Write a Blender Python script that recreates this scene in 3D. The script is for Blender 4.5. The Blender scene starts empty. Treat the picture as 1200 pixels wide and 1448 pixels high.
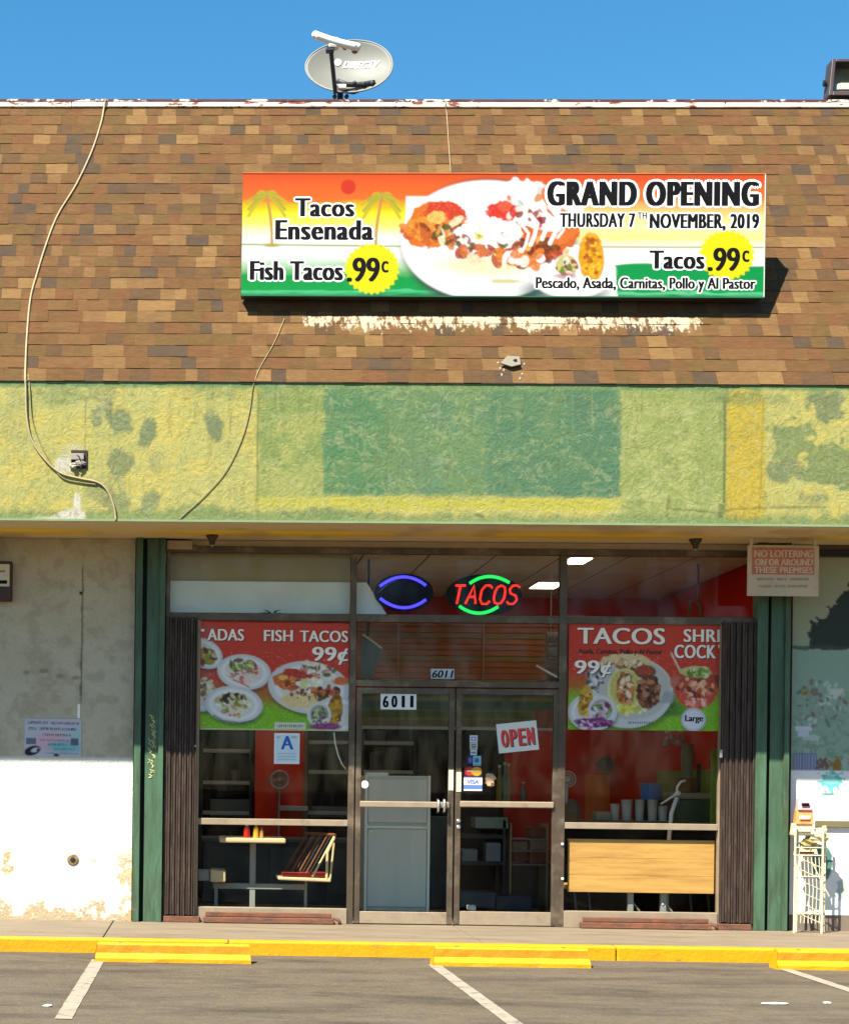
import bpy, math, random
import numpy as np
from mathutils import Matrix, Vector

# ------------------------------------------------------------------ camera, world, sun, exposure
S = bpy.context.scene
COL = S.collection
R = math.radians
F_PX, PU, PV = 2413.0, 215.0, 1106.0            # focal length and principal point, in photo pixels (1200 x 1448)
cam_d = bpy.data.cameras.new('camera')
cam = bpy.data.objects.new('camera', cam_d)
COL.objects.link(cam)
cam_d.sensor_fit = 'HORIZONTAL'
cam_d.sensor_width = 36.0
cam_d.lens = F_PX / 1200 * 36.0
cam_d.shift_x = (600 - PU) / 1200
cam_d.shift_y = (PV - 724) / 1200
cam_d.clip_start = 0.1
cam_d.clip_end = 1500
CAM = Vector((0.0, -15.4, 1.255))
CROT = Matrix.Rotation(R(1.66), 4, 'Z') @ Matrix.Rotation(R(90), 4, 'X') @ Matrix.Rotation(R(0.70), 4, 'Z')
cam.matrix_world = Matrix.Translation(CAM) @ CROT
S.camera = cam

LIGHT = Vector((0.87, 1.0, -1.845)).normalized()   # the way sunlight travels
ELEV = math.asin(-LIGHT.z)
world = bpy.data.worlds.new('World')
S.world = world
world.use_nodes = True
wn = world.node_tree.nodes
wl = world.node_tree.links
for n in list(wn):
    wn.remove(n)
sky = wn.new('ShaderNodeTexSky')
sky.sky_type = 'NISHITA'
sky.sun_disc = False
sky.sun_elevation = ELEV
sky.sun_rotation = math.atan2(-LIGHT.x, -LIGHT.y)
sky.altitude = 100
sky.air_density = 1.0
sky.dust_density = 0.2
sky.ozone_density = 3.0
hsv = wn.new('ShaderNodeHueSaturation')
hsv.inputs['Saturation'].default_value = 1.30
hsv.inputs['Hue'].default_value = 0.487
bg = wn.new('ShaderNodeBackground')
bg.inputs['Strength'].default_value = 0.064
wo = wn.new('ShaderNodeOutputWorld')
wl.new(sky.outputs[0], hsv.inputs['Color'])
wl.new(hsv.outputs[0], bg.inputs['Color'])
wl.new(bg.outputs[0], wo.inputs['Surface'])

sun_d = bpy.data.lights.new('sun', 'SUN')
sun_d.energy = 5.0
sun_d.angle = R(0.53)
sun_d.color = (1.0, 0.93, 0.80)
sun = bpy.data.objects.new('sun', sun_d)
COL.objects.link(sun)
sun.rotation_euler = LIGHT.to_track_quat('-Z', 'Y').to_euler()
sun.location = (-6, -8, 12)

S.view_settings.view_transform = 'Standard'
S.view_settings.look = 'None'
S.view_settings.exposure = 1.65
S.view_settings.gamma = 1.0
S.view_settings.use_curve_mapping = False
S.cycles.use_denoising = True
S.cycles.max_bounces = 8
S.cycles.transparent_max_bounces = 16
S.cycles.caustics_reflective = False
S.cycles.caustics_refractive = False

# ------------------------------------------------------------------ measuring: a photo pixel meets a plane of known depth y
def P(u, v, y):
    d = CROT.to_3x3() @ Vector(((u - PU) / F_PX, -(v - PV) / F_PX, -1.0))
    t = (y - CAM.y) / d.y
    p = CAM + d * t
    return p
def PG(u, v, z):
    d = CROT.to_3x3() @ Vector(((u - PU) / F_PX, -(v - PV) / F_PX, -1.0))
    t = (z - CAM.z) / d.z
    return CAM + d * t
def RC(u0, v0, u1, v1, y):
    um, vm = (u0 + u1) / 2, (v0 + v1) / 2
    return P(u0, vm, y).x, P(u1, vm, y).x, P(um, v1, y).z, P(um, v0, y).z   # x0 x1 z0 z1

YW = -0.05      # stucco wall face
YF = -1.13      # fascia face
ROOF_K = 0.6    # metres back per metre up
Z_EAVE = P(285, 538.5, YF).z
def roof_y(z):
    return YF + ROOF_K * (z - Z_EAVE)
def PR(u, v, off=0.0):                       # pixel on the roof slope, lifted off along its normal
    d = CROT.to_3x3() @ Vector(((u - PU) / F_PX, -(v - PV) / F_PX, -1.0))
    # y = YF + K (z - ZE)
    t = (YF - CAM.y + ROOF_K * (CAM.z - Z_EAVE)) / (d.y - ROOF_K * d.z)
    n = Vector((0, -1, ROOF_K)).normalized()
    return CAM + d * t + n * off

# ------------------------------------------------------------------ colours and materials
def lin(r, g, b, k=1.0):
    f = lambda c: ((c / 255 + 0.055) / 1.055) ** 2.4 if c > 10.31 else c / 255 / 12.92
    return (f(r) * k, f(g) * k, f(b) * k, 1.0)

MATS = {}
def mat(name, col, rough=0.7, metal=0.0, var=0.12, scale=6.0, bump=0.0, bscale=40.0, dirt=None, dscale=3.0, dlo=0.55, dhi=0.75, spec=0.25, stretch=None):
    if name in MATS:
        return MATS[name]
    m = bpy.data.materials.new(name)
    m.use_nodes = True
    nt = m.node_tree
    N, L = nt.nodes, nt.links
    bs = N['Principled BSDF']
    bs.inputs['Roughness'].default_value = rough
    bs.inputs['Metallic'].default_value = metal
    bs.inputs['Specular IOR Level'].default_value = spec
    g = N.new('ShaderNodeNewGeometry')
    mp = N.new('ShaderNodeMapping')
    L.new(g.outputs['Position'], mp.inputs['Vector'])
    if stretch:
        mp.inputs['Scale'].default_value = stretch
    nz = N.new('ShaderNodeTexNoise')
    nz.inputs['Scale'].default_value = scale
    nz.inputs['Detail'].default_value = 7
    nz.inputs['Roughness'].default_value = 0.62
    L.new(mp.outputs[0], nz.inputs['Vector'])
    c = col if len(col) == 4 else (*col, 1)
    rp = N.new('ShaderNodeValToRGB')
    rp.color_ramp.elements[0].position = 0.3
    rp.color_ramp.elements[1].position = 0.7
    rp.color_ramp.elements[0].color = tuple(x * (1 - var) for x in c[:3]) + (1,)
    rp.color_ramp.elements[1].color = tuple(min(1, x * (1 + var)) for x in c[:3]) + (1,)
    L.new(nz.outputs['Fac'], rp.inputs['Fac'])
    out = rp.outputs['Color']
    if dirt:
        n2 = N.new('ShaderNodeTexNoise')
        n2.inputs['Scale'].default_value = dscale
        n2.inputs['Detail'].default_value = 9
        n2.inputs['Roughness'].default_value = 0.7
        L.new(mp.outputs[0], n2.inputs['Vector'])
        mr = N.new('ShaderNodeMapRange')
        mr.inputs['From Min'].default_value = dlo
        mr.inputs['From Max'].default_value = dhi
        L.new(n2.outputs['Fac'], mr.inputs['Value'])
        mx = N.new('ShaderNodeMix')
        mx.data_type = 'RGBA'
        L.new(mr.outputs[0], mx.inputs['Factor'])
        L.new(out, mx.inputs['A'])
        mx.inputs['B'].default_value = (*dirt[:3], 1)
        out = mx.outputs['Result']
    L.new(out, bs.inputs['Base Color'])
    if bump:
        n3 = N.new('ShaderNodeTexNoise')
        n3.inputs['Scale'].default_value = bscale
        n3.inputs['Detail'].default_value = 5
        L.new(mp.outputs[0], n3.inputs['Vector'])
        bp = N.new('ShaderNodeBump')
        bp.inputs['Strength'].default_value = bump
        bp.inputs['Distance'].default_value = 0.01
        L.new(n3.outputs['Fac'], bp.inputs['Height'])
        L.new(bp.outputs[0], bs.inputs['Normal'])
    MATS[name] = m
    return m

def scuff(m, col, scale, lo, hi, stretch=(1, 1, 1), amount=1.0):
    N, L = m.node_tree.nodes, m.node_tree.links
    bs = N['Principled BSDF']
    src = bs.inputs['Base Color'].links[0].from_socket
    g = N.new('ShaderNodeNewGeometry'); mp = N.new('ShaderNodeMapping'); mp.inputs['Scale'].default_value = stretch
    mp.inputs['Location'].default_value = (3.7, 1.9, 0.6)
    L.new(g.outputs['Position'], mp.inputs['Vector'])
    n = N.new('ShaderNodeTexNoise'); n.inputs['Scale'].default_value = scale; n.inputs['Detail'].default_value = 10; n.inputs['Roughness'].default_value = 0.72
    L.new(mp.outputs[0], n.inputs['Vector'])
    r = N.new('ShaderNodeMapRange'); r.inputs['From Min'].default_value = lo; r.inputs['From Max'].default_value = hi; r.inputs['To Max'].default_value = amount
    L.new(n.outputs['Fac'], r.inputs['Value'])
    x = N.new('ShaderNodeMix'); x.data_type = 'RGBA'
    L.new(r.outputs[0], x.inputs['Factor']); L.new(src, x.inputs['A']); x.inputs['B'].default_value = (*col, 1)
    L.new(x.outputs['Result'], bs.inputs['Base Color'])

def emat(name, col, strength):
    if name in MATS:
        return MATS[name]
    m = bpy.data.materials.new(name)
    m.use_nodes = True
    bs = m.node_tree.nodes['Principled BSDF']
    bs.inputs['Base Color'].default_value = (*[c * 0.5 for c in col[:3]], 1)
    bs.inputs['Emission Color'].default_value = (*col[:3], 1)
    bs.inputs['Emission Strength'].default_value = strength
    MATS[name] = m
    return m

def glass_mat(name, tint=0.8, refl=1.0, f0=0.0035):
    m = bpy.data.materials.new(name)
    m.use_nodes = True
    N, L = m.node_tree.nodes, m.node_tree.links
    for n in list(N):
        N.remove(n)
    o = N.new('ShaderNodeOutputMaterial')
    tr = N.new('ShaderNodeBsdfTransparent')
    tr.inputs['Color'].default_value = (tint, tint * 1.0, tint * 0.97, 1)
    gl = N.new('ShaderNodeBsdfGlossy')
    gl.inputs['Roughness'].default_value = 0.01
    gl.inputs['Color'].default_value = (refl, refl, refl, 1)
    gm = N.new('ShaderNodeNewGeometry')
    dt = N.new('ShaderNodeVectorMath'); dt.operation = 'DOT_PRODUCT'
    L.new(gm.outputs['Normal'], dt.inputs[0]); L.new(gm.outputs['Incoming'], dt.inputs[1])
    ab = N.new('ShaderNodeMath'); ab.operation = 'ABSOLUTE'; L.new(dt.outputs['Value'], ab.inputs[0])
    om = N.new('ShaderNodeMath'); om.operation = 'SUBTRACT'; om.inputs[0].default_value = 1.0; L.new(ab.outputs[0], om.inputs[1])
    pw = N.new('ShaderNodeMath'); pw.operation = 'POWER'; pw.inputs[1].default_value = 5.0; L.new(om.outputs[0], pw.inputs[0])
    fr = N.new('ShaderNodeMath'); fr.operation = 'MULTIPLY_ADD'; fr.inputs[1].default_value = 0.97; fr.inputs[2].default_value = f0
    L.new(pw.outputs[0], fr.inputs[0])
    gp = N.new('ShaderNodeMapping'); gp.inputs['Scale'].default_value = (1.6, 1, 0.7)
    L.new(gm.outputs['Position'], gp.inputs['Vector'])
    sm = N.new('ShaderNodeTexNoise'); sm.inputs['Scale'].default_value = 2.2; sm.inputs['Detail'].default_value = 8; sm.inputs['Roughness'].default_value = 0.7
    L.new(gp.outputs[0], sm.inputs['Vector'])
    sr = N.new('ShaderNodeMapRange'); sr.inputs['From Min'].default_value = 0.42; sr.inputs['From Max'].default_value = 0.72
    sr.inputs['To Min'].default_value = f0 * 0.4; sr.inputs['To Max'].default_value = f0 * 4.5
    L.new(sm.outputs['Fac'], sr.inputs['Value']); L.new(sr.outputs[0], fr.inputs[2])
    nz = N.new('ShaderNodeTexNoise')
    nz.inputs['Scale'].default_value = 1.3
    bp = N.new('ShaderNodeBump')
    bp.inputs['Strength'].default_value = 0.03
    bp.inputs['Distance'].default_value = 0.05
    L.new(nz.outputs['Fac'], bp.inputs['Height'])
    L.new(bp.outputs[0], gl.inputs['Normal'])
    mx = N.new('ShaderNodeMixShader')
    L.new(fr.outputs[0], mx.inputs[0])
    L.new(tr.outputs[0], mx.inputs[1])
    L.new(gl.outputs[0], mx.inputs[2])
    L.new(mx.outputs[0], o.inputs['Surface'])
    MATS[name] = m
    return m

def print_mat(name, rough=0.5, bump=0.0, bscale=30, bdist=0.01, fine=0.0, worm=False):
    """flat print or paint whose colour is stored on the mesh"""
    m = bpy.data.materials.new(name)
    m.use_nodes = True
    N, L = m.node_tree.nodes, m.node_tree.links
    bs = N['Principled BSDF']
    bs.inputs['Roughness'].default_value = rough
    bs.inputs['Specular IOR Level'].default_value = 0.2
    at = N.new('ShaderNodeAttribute')
    at.attribute_name = 'paint'
    out = at.outputs['Color']
    g = N.new('ShaderNodeNewGeometry')
    if fine:
        nz = N.new('ShaderNodeTexNoise')
        nz.inputs['Scale'].default_value = 55
        nz.inputs['Detail'].default_value = 6
        L.new(g.outputs['Position'], nz.inputs['Vector'])
        mr = N.new('ShaderNodeMapRange')
        mr.inputs['To Min'].default_value = 1 - fine
        mr.inputs['To Max'].default_value = 1 + fine
        mr.inputs['From Min'].default_value = 0.3
        mr.inputs['From Max'].default_value = 0.7
        L.new(nz.outputs['Fac'], mr.inputs['Value'])
        vm = N.new('ShaderNodeVectorMath')
        vm.operation = 'SCALE'
        L.new(out, vm.inputs[0])
        L.new(mr.outputs[0], vm.inputs['Scale'])
        out = vm.outputs[0]
    L.new(out, bs.inputs['Base Color'])
    if bump:
        n3 = N.new('ShaderNodeTexNoise')
        n3.inputs['Scale'].default_value = bscale
        n3.inputs['Detail'].default_value = 3
        if worm:
            n3.inputs['Distortion'].default_value = 2.2
        L.new(g.outputs['Position'], n3.inputs['Vector'])
        bp = N.new('ShaderNodeBump')
        bp.inputs['Strength'].default_value = bump
        bp.inputs['Distance'].default_value = bdist
        if worm:
            rp = N.new('ShaderNodeValToRGB')
            rp.color_ramp.elements[0].position = 0.47
            rp.color_ramp.elements[1].position = 0.56
            L.new(n3.outputs['Fac'], rp.inputs['Fac'])
            ad = N.new('ShaderNodeMath')
            ad.operation = 'MULTIPLY_ADD'
            ad.inputs[1].default_value = 0.6
            L.new(rp.outputs[0], ad.inputs[0])
            L.new(n3.outputs['Fac'], ad.inputs[2])
            L.new(ad.outputs[0], bp.inputs['Height'])
        else:
            L.new(n3.outputs['Fac'], bp.inputs['Height'])
        L.new(bp.outputs[0], bs.inputs['Normal'])
    MATS[name] = m
    return m

# ------------------------------------------------------------------ objects
def tag(o, label=None, cat=None, group=None, kind=None):
    if label: o['label'] = label
    if cat: o['category'] = cat
    if group: o['group'] = group
    if kind: o['kind'] = kind
    return o
def thing(name, loc, label, cat, group=None):
    o = bpy.data.objects.new(name, None)
    o.empty_display_size = 0.1
    COL.objects.link(o)
    o.location = loc
    return tag(o, label, cat, group)
def root_of(o):
    while o.parent:
        o = o.parent
    return o

class MB:
    def __init__(s):
        s.v, s.f, s.m = [], [], []
    def add(s, vs, fs, mi=0):
        b = len(s.v)
        s.v += [tuple(x) for x in vs]
        s.f += [tuple(b + i for i in f) for f in fs]
        s.m += [mi] * len(fs)
        return s
    def box(s, x0, x1, y0, y1, z0, z1, mi=0):
        vs = [(x, y, z) for z in (z0, z1) for y in (y0, y1) for x in (x0, x1)]
        return s.add(vs, [(0, 2, 3, 1), (4, 5, 7, 6), (0, 1, 5, 4), (2, 6, 7, 3), (0, 4, 6, 2), (1, 3, 7, 5)], mi)
    def hexa(s, vs, mi=0):               # 8 points, bottom four then top four, both counter-clockwise
        return s.add(vs, [(3, 2, 1, 0), (4, 5, 6, 7), (0, 1, 5, 4), (1, 2, 6, 5), (2, 3, 7, 6), (3, 0, 4, 7)], mi)
    def tube(s, pts, r, n=8, mi=0, r1=None, caps=True):
        pts = [Vector(p) for p in pts]
        k = len(pts)
        b = len(s.v)
        up = Vector((0, 0, 1))
        prev = None
        for i, p in enumerate(pts):
            t = (pts[min(i + 1, k - 1)] - pts[max(i - 1, 0)]).normalized()
            if prev is None:
                a = t.cross(up)
                if a.length < 0.05:
                    a = t.cross(Vector((1, 0, 0)))
            else:
                a = prev - t * prev.dot(t)
            a.normalize()
            prev = a
            c = t.cross(a)
            rr = r if r1 is None else r + (r1 - r) * i / (k - 1)
            for j in range(n):
                q = 2 * math.pi * j / n
                s.v.append(tuple(p + (a * math.cos(q) + c * math.sin(q)) * rr))
        for i in range(k - 1):
            for j in range(n):
                s.f.append((b + i * n + j, b + i * n + (j + 1) % n, b + (i + 1) * n + (j + 1) % n, b + (i + 1) * n + j))
                s.m.append(mi)
        if caps:
            s.f.append(tuple(b + j for j in reversed(range(n)))); s.m.append(mi)
            s.f.append(tuple(b + (k - 1) * n + j for j in range(n))); s.m.append(mi)
        return s
    def lathe(s, c, prof, n=20, axis='z', mi=0, sx=1.0, sy=1.0):
        b = len(s.v)
        c = Vector(c)
        for (r, h) in prof:
            for j in range(n):
                q = 2 * math.pi * j / n
                a, d = r * math.cos(q) * sx, r * math.sin(q) * sy
                s.v.append(tuple(c + (Vector((a, d, h)) if axis == 'z' else Vector((a, -h, d)) if axis == 'y' else Vector((h, a, d)))))
        for i in range(len(prof) - 1):
            for j in range(n):
                s.f.append((b + i * n + j, b + i * n + (j + 1) % n, b + (i + 1) * n + (j + 1) % n, b + (i + 1) * n + j)); s.m.append(mi)
        s.f.append(tuple(b + j for j in reversed(range(n)))); s.m.append(mi)
        s.f.append(tuple(b + (len(prof) - 1) * n + j for j in range(n))); s.m.append(mi)
        return s
    def lump(s, c, rx, ry, rz, seed=0, wob=0.15, n=10, mi=0):
        rnd = random.Random(seed)
        c = Vector(c)
        prof = []
        b = len(s.v)
        for i in range(n + 1):
            th = math.pi * i / n
            for j in range(n):
                q = 2 * math.pi * j / n
                w = 1 + wob * (rnd.random() - 0.5) * 2 * (0 < i < n)
                s.v.append((c.x + rx * w * math.sin(th) * math.cos(q), c.y + ry * w * math.sin(th) * math.sin(q), c.z + rz * w * math.cos(th)))
        for i in range(n):
            for j in range(n):
                s.f.append((b + i * n + j, b + (i + 1) * n + j, b + (i + 1) * n + (j + 1) % n, b + i * n + (j + 1) % n)); s.m.append(mi)
        return s
    def build(s, name, mats, parent=None, bevel=0.0, smooth=False, kind=None, seg=2):
        me = bpy.data.meshes.new(name)
        off = Vector((0, 0, 0)) if parent is None else root_of(parent).location
        me.from_pydata([(a - off.x, b - off.y, c - off.z) for a, b, c in s.v], [], s.f)
        for m in (mats if isinstance(mats, (list, tuple)) else [mats]):
            me.materials.append(m)
        if any(s.m):
            me.polygons.foreach_set('material_index', s.m)
        if smooth:
            me.polygons.foreach_set('use_smooth', [True] * len(me.polygons))
        me.update()
        o = bpy.data.objects.new(name, me)
        COL.objects.link(o)
        if parent is not None:
            o.parent = parent
        if bevel:
            b = o.modifiers.new('bevel', 'BEVEL')
            b.width = bevel
            b.segments = seg
            b.limit_method = 'ANGLE'
        if kind:
            o['kind'] = kind
        return o

def bx(name, r, m, parent=None, bevel=0.0, kind=None):
    return MB().box(*r).build(name, m, parent, bevel, kind=kind)
def pbx(name, uv, y0, y1, m, parent=None, bevel=0.0, at=None, kind=None):
    """box whose front face covers a measured rectangle at depth y0"""
    x0, x1, z0, z1 = RC(*uv, y0 if at is None else at)
    return bx(name, (x0, x1, y0, y1, z0, z1), m, parent, bevel, kind)

def copy_tree(o, parent=None):
    c = o.copy()
    COL.objects.link(c)
    c.parent = parent
    for ch in [x for x in bpy.data.objects if x.parent == o]:
        copy_tree(ch, c)
    return c

# ------------------------------------------------------------------ lettering
_tc = {}
def text_verts(s, bold, spacing=1.0):
    key = (s, bold, spacing)
    if key in _tc:
        return _tc[key]
    cu = bpy.data.curves.new('t', 'FONT')
    cu.body = s
    cu.offset = bold
    cu.resolution_u = 4
    cu.space_character = spacing
    ob = bpy.data.objects.new('t', cu)
    COL.objects.link(ob)
    dg = bpy.context.evaluated_depsgraph_get()
    me = bpy.data.meshes.new_from_object(ob.evaluated_get(dg))
    vs = [(v.co.x, v.co.y) for v in me.vertices]
    fs = [tuple(p.vertices) for p in me.polygons]
    bpy.data.meshes.remove(me)
    bpy.data.objects.remove(ob)
    bpy.data.curves.remove(cu)
    _tc[key] = (vs, fs)
    return vs, fs
def lettering(s, m, parent, fn, bold=0.012, halo=None, halo_w=0.10, spacing=1.0, slant=0.0, name='lettering', step=0.0012, off=0.0, thick=0.045):
    """fn maps (a, b, lift) with a, b in 0..1 across the line of text to a world point; thick and halo_w are shares of the height"""
    vs, fs = text_verts(s, 0.0, spacing)
    x0, x1 = min(v[0] for v in vs), max(v[0] for v in vs)
    y0, y1 = min(v[1] for v in vs), max(v[1] for v in vs)
    O = Vector(fn(0, 0, 0))
    W = (Vector(fn(1, 0, 0)) - O).length
    H = (Vector(fn(0, 1, 0)) - O).length
    t = thick * H
    def put(shifts, m, nm, lift, dl):
        mb = MB()
        for k, (dx, dz) in enumerate(shifts):
            pts = []
            for (x, y) in vs:
                a, b = (x - x0) / (x1 - x0), (y - y0) / (y1 - y0)
                a = (a * (W - 2 * t) + t + dx) / W
                pts.append(fn(a + slant * (b - 0.5), b + dz / H, lift + dl * k))
            mb.add(pts, fs)
        return mb.build(nm, m, parent)
    o = put([(-t, 0), (t, 0), (0, 0)] if t else [(0, 0)], m, name, off + step * (2 if halo else 1), 0.0001)
    if halo:
        r = halo_w * H
        put([(math.cos(q) * (r + t), math.sin(q) * r) for q in [k * math.pi / 5 for k in range(10)]], halo, name + '_outline', off + step * 0.6, 0.00008)
    return o
def flat_fn(u0, v0, u1, v1, y, rot=0.0):
    x0, x1, z0, z1 = RC(u0, v0, u1, v1, y)
    cx, cz = (x0 + x1) / 2, (z0 + z1) / 2
    c, s_ = math.cos(rot), math.sin(rot)
    def fn(a, b, lift):
        dx, dz = (a - 0.5) * (x1 - x0), (b - 0.5) * (z1 - z0)
        return (cx + dx * c - dz * s_, y - lift, cz + dx * s_ + dz * c)
    return fn
def ltext(s, uv, y, m, parent, rot=0.0, **k):
    return lettering(s, m, parent, flat_fn(*uv, y, rot), **k)

# ------------------------------------------------------------------ noise and painting of flat print / old paint
def _h(ix, iy, seed):
    n = (ix.astype(np.int64) * 374761393 + iy.astype(np.int64) * 668265263 + seed * 974634777) & 0x7fffffff
    n = ((n ^ (n >> 13)) * 1274126177) & 0x7fffffff
    n = (n ^ (n >> 16)) & 0xffff
    return n / 65535.0
def vnoise(x, y, seed=0):
    ix, iy = np.floor(x), np.floor(y)
    fx, fy = x - ix, y - iy
    fx, fy = fx * fx * (3 - 2 * fx), fy * fy * (3 - 2 * fy)
    a, b = _h(ix, iy, seed), _h(ix + 1, iy, seed)
    c, d = _h(ix, iy + 1, seed), _h(ix + 1, iy + 1, seed)
    return (a * (1 - fx) + b * fx) * (1 - fy) + (c * (1 - fx) + d * fx) * fy
def fbm(x, y, seed=0, o=4, g=0.55):
    s, a, t = 0, 1, 0
    for i in range(o):
        s = s + a * vnoise(x * 2 ** i + 7.3 * i, y * 2 ** i - 3.1 * i, seed + i * 17)
        t += a
        a *= g
    return s / t
def sst(x, a, b):
    t = np.clip((x - a) / (b - a), 0, 1)
    return t * t * (3 - 2 * t)

class Canvas:
    def __init__(s, u0, v0, u1, v1, step=1.3, gain=0.6, base=(255, 255, 255)):
        s.r = (u0, v0, u1, v1)
        s.nx, s.ny = int((u1 - u0) / step) + 1, int((v1 - v0) / step) + 1
        s.U, s.V = np.meshgrid(np.linspace(u0, u1, s.nx), np.linspace(v0, v1, s.ny))
        s.C = np.zeros((s.ny, s.nx, 3))
        s.gain = gain
        s.C[:] = s.col(base)
    def col(s, c):
        return np.array(lin(*c)[:3]) * s.gain
    def put(s, mask, c):
        m = np.clip(mask, 0, 1)[..., None]
        c = s.col(c) if isinstance(c, tuple) else c
        s.C = s.C * (1 - m) + c * m
        return s
    def ell(s, cx, cy, rx, ry, c, rot=0.0, soft=1.2, wob=0.0, freq=0.15, seed=1, a=1.0):
        U, V = s.U - cx, s.V - cy
        co, si = math.cos(rot), math.sin(rot)
        X, Y = (U * co + V * si) / rx, (-U * si + V * co) / ry
        d = np.sqrt(X * X + Y * Y)
        if wob:
            d = d + wob * (fbm(s.U * freq, s.V * freq, seed, 3) - 0.5) * 2
        e = soft / min(rx, ry)
        return s.put((1 - sst(d, 1 - e, 1 + e)) * a, c)
    def rect(s, u0, v0, u1, v1, c, soft=0.8, a=1.0):
        m = sst(s.U, u0 - soft, u0 + soft) * (1 - sst(s.U, u1 - soft, u1 + soft)) * sst(s.V, v0 - soft, v0 + soft) * (1 - sst(s.V, v1 - soft, v1 + soft))
        return s.put(m * a, c)
    def line(s, pts, w, c, soft=0.8, a=1.0):
        d = np.full(s.U.shape, 1e9)
        for (ax, ay), (bx_, by) in zip(pts[:-1], pts[1:]):
            dx, dy = bx_ - ax, by - ay
            t = np.clip(((s.U - ax) * dx + (s.V - ay) * dy) / (dx * dx + dy * dy + 1e-9), 0, 1)
            d = np.minimum(d, np.hypot(s.U - ax - t * dx, s.V - ay - t * dy))
        return s.put((1 - sst(d, w / 2 - soft, w / 2 + soft)) * a, c)
    def scatter(s, cx, cy, rx, ry, cols, n, size, seed, asp=2.0, soft=0.8):
        rnd = random.Random(seed)
        for i in range(n):
            q, r = rnd.random() * 6.283, math.sqrt(rnd.random())
            z = size * (0.6 + rnd.random() * 0.8)
            s.ell(cx + rx * r * math.cos(q), cy + ry * r * math.sin(q), z * (1 + rnd.random() * (asp - 1)), z, cols[i % len(cols)], rot=rnd.random() * 3.1, soft=soft, a=0.9)
        return s
    def grain(s, u0, v0, u1, v1, amt=0.5, f=0.45, within=None):
        n = fbm(s.U * f, s.V * f, 77, 4, 0.7) - 0.5
        amt = amt * 1.0
        mx, mn = s.C.max(2), s.C.min(2)
        k = np.clip((mx - mn) / (mx + 1e-6) * 1.6, 0.05, 1) * (s.U > u0) * (s.U < u1) * (s.V > v0) * (s.V < v1)
        if within:
            k = k * (np.hypot((s.U - within[0]) / within[2], (s.V - within[1]) / within[3]) < 1)
        s.C = s.C * (1 + 2 * amt * n * k)[..., None] + np.clip(n - 0.16, 0, 1)[..., None] * 1.2 * (k * (k > 0.5))[..., None] * s.gain
        return s
    def sheet(s, name, fn, m, parent, kind=None):
        """fn(a, b) -> world point, a across, b down, both 0..1"""
        p00, p10, p01, p11 = [np.array(fn(a, b)) for a, b in ((0, 0), (1, 0), (0, 1), (1, 1))]
        A, B = np.meshgrid(np.linspace(0, 1, s.nx), np.linspace(0, 1, s.ny))
        A, B = A[..., None], B[..., None]
        pts = p00 * (1 - A) * (1 - B) + p10 * A * (1 - B) + p01 * (1 - A) * B + p11 * A * B
        off = np.array(root_of(parent).location) if parent is not None else np.zeros(3)
        pts = (pts - off).reshape(-1, 3)
        me = bpy.data.meshes.new(name)
        nx, ny = s.nx, s.ny
        i = np.arange((nx - 1) * (ny - 1))
        r, c = i // (nx - 1), i % (nx - 1)
        a = r * nx + c
        q = np.stack([a, a + nx, a + nx + 1, a + 1], 1).astype(np.int32)
        me.vertices.add(nx * ny)
        me.vertices.foreach_set('co', pts.astype(np.float32).ravel())
        me.loops.add(q.size)
        me.loops.foreach_set('vertex_index', q.ravel())
        me.polygons.add(len(q))
        me.polygons.foreach_set('loop_start', (np.arange(len(q)) * 4).astype(np.int32))
        me.update(calc_edges=True)
        at = me.attributes.new('paint', 'FLOAT_COLOR', 'POINT')
        col = np.ones((nx * ny, 4), np.float32)
        col[:, :3] = np.clip(s.C.reshape(-1, 3), 0, 0.95)
        at.data.foreach_set('color', col.ravel())
        me.materials.append(m)
        o = bpy.data.objects.new(name, me)
        COL.objects.link(o)
        if parent is not None:
            o.parent = parent
        if kind:
            o['kind'] = kind
        return o
def rect_fn(u0, v0, u1, v1, y, rot=0.0):
    f = flat_fn(u0, v0, u1, v1, y, rot)
    return lambda a, b: f(a, 1 - b, 0.0)

# ================================================================== MATERIALS
M_frame = mat('bronze_aluminium', (0.0807, 0.0590, 0.0404), 0.42, 0.35, 0.15, 9, 0.1, 60, dirt=(0.30, 0.23, 0.15), dscale=4, dlo=0.5, dhi=0.85)
M_frame_tan = mat('tan_aluminium', (0.2700, 0.2100, 0.1425), 0.5, 0.2, 0.12, 8, 0.08, 50, dirt=(0.14, 0.10, 0.07), dscale=6, dlo=0.55, dhi=0.8)
M_black = mat('black_metal', (0.015, 0.015, 0.018), 0.5, 0.0, 0.3, 8)
M_dark = mat('dark_paint_and_shade', (0.004, 0.004, 0.0045), spec=0.0, rough=0.9, metal=0.0, var=0.3, scale=3)  # near-black; also used as painted shade in the kitchen openings
M_gate = mat('brown_gate_steel', (0.0445, 0.0288, 0.0219), 0.6, 0.2, 0.35, 7, 0.2, 60, dirt=(0.12, 0.085, 0.062), dscale=5, dlo=0.5, dhi=0.75, stretch=(6, 6, 0.7))
M_track = mat('rusty_track', (0.1540, 0.0595, 0.0315), 0.75, 0.0, 0.3, 8, 0.4, 40, dirt=(0.10, 0.06, 0.045), dscale=7, dlo=0.45, dhi=0.7, stretch=(1, 3, 3))
M_green = mat('green_post_paint', (0.0525, 0.1033, 0.0607), 0.45, 0.0, 0.22, 3, 0.25, 25, dirt=(0.035, 0.040, 0.022), dscale=3.5, dlo=0.47, dhi=0.72, stretch=(4, 3, 0.5))
M_gap_shade = mat('painted_gap_shade', (0.006, 0.012, 0.009), 0.8)
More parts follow.
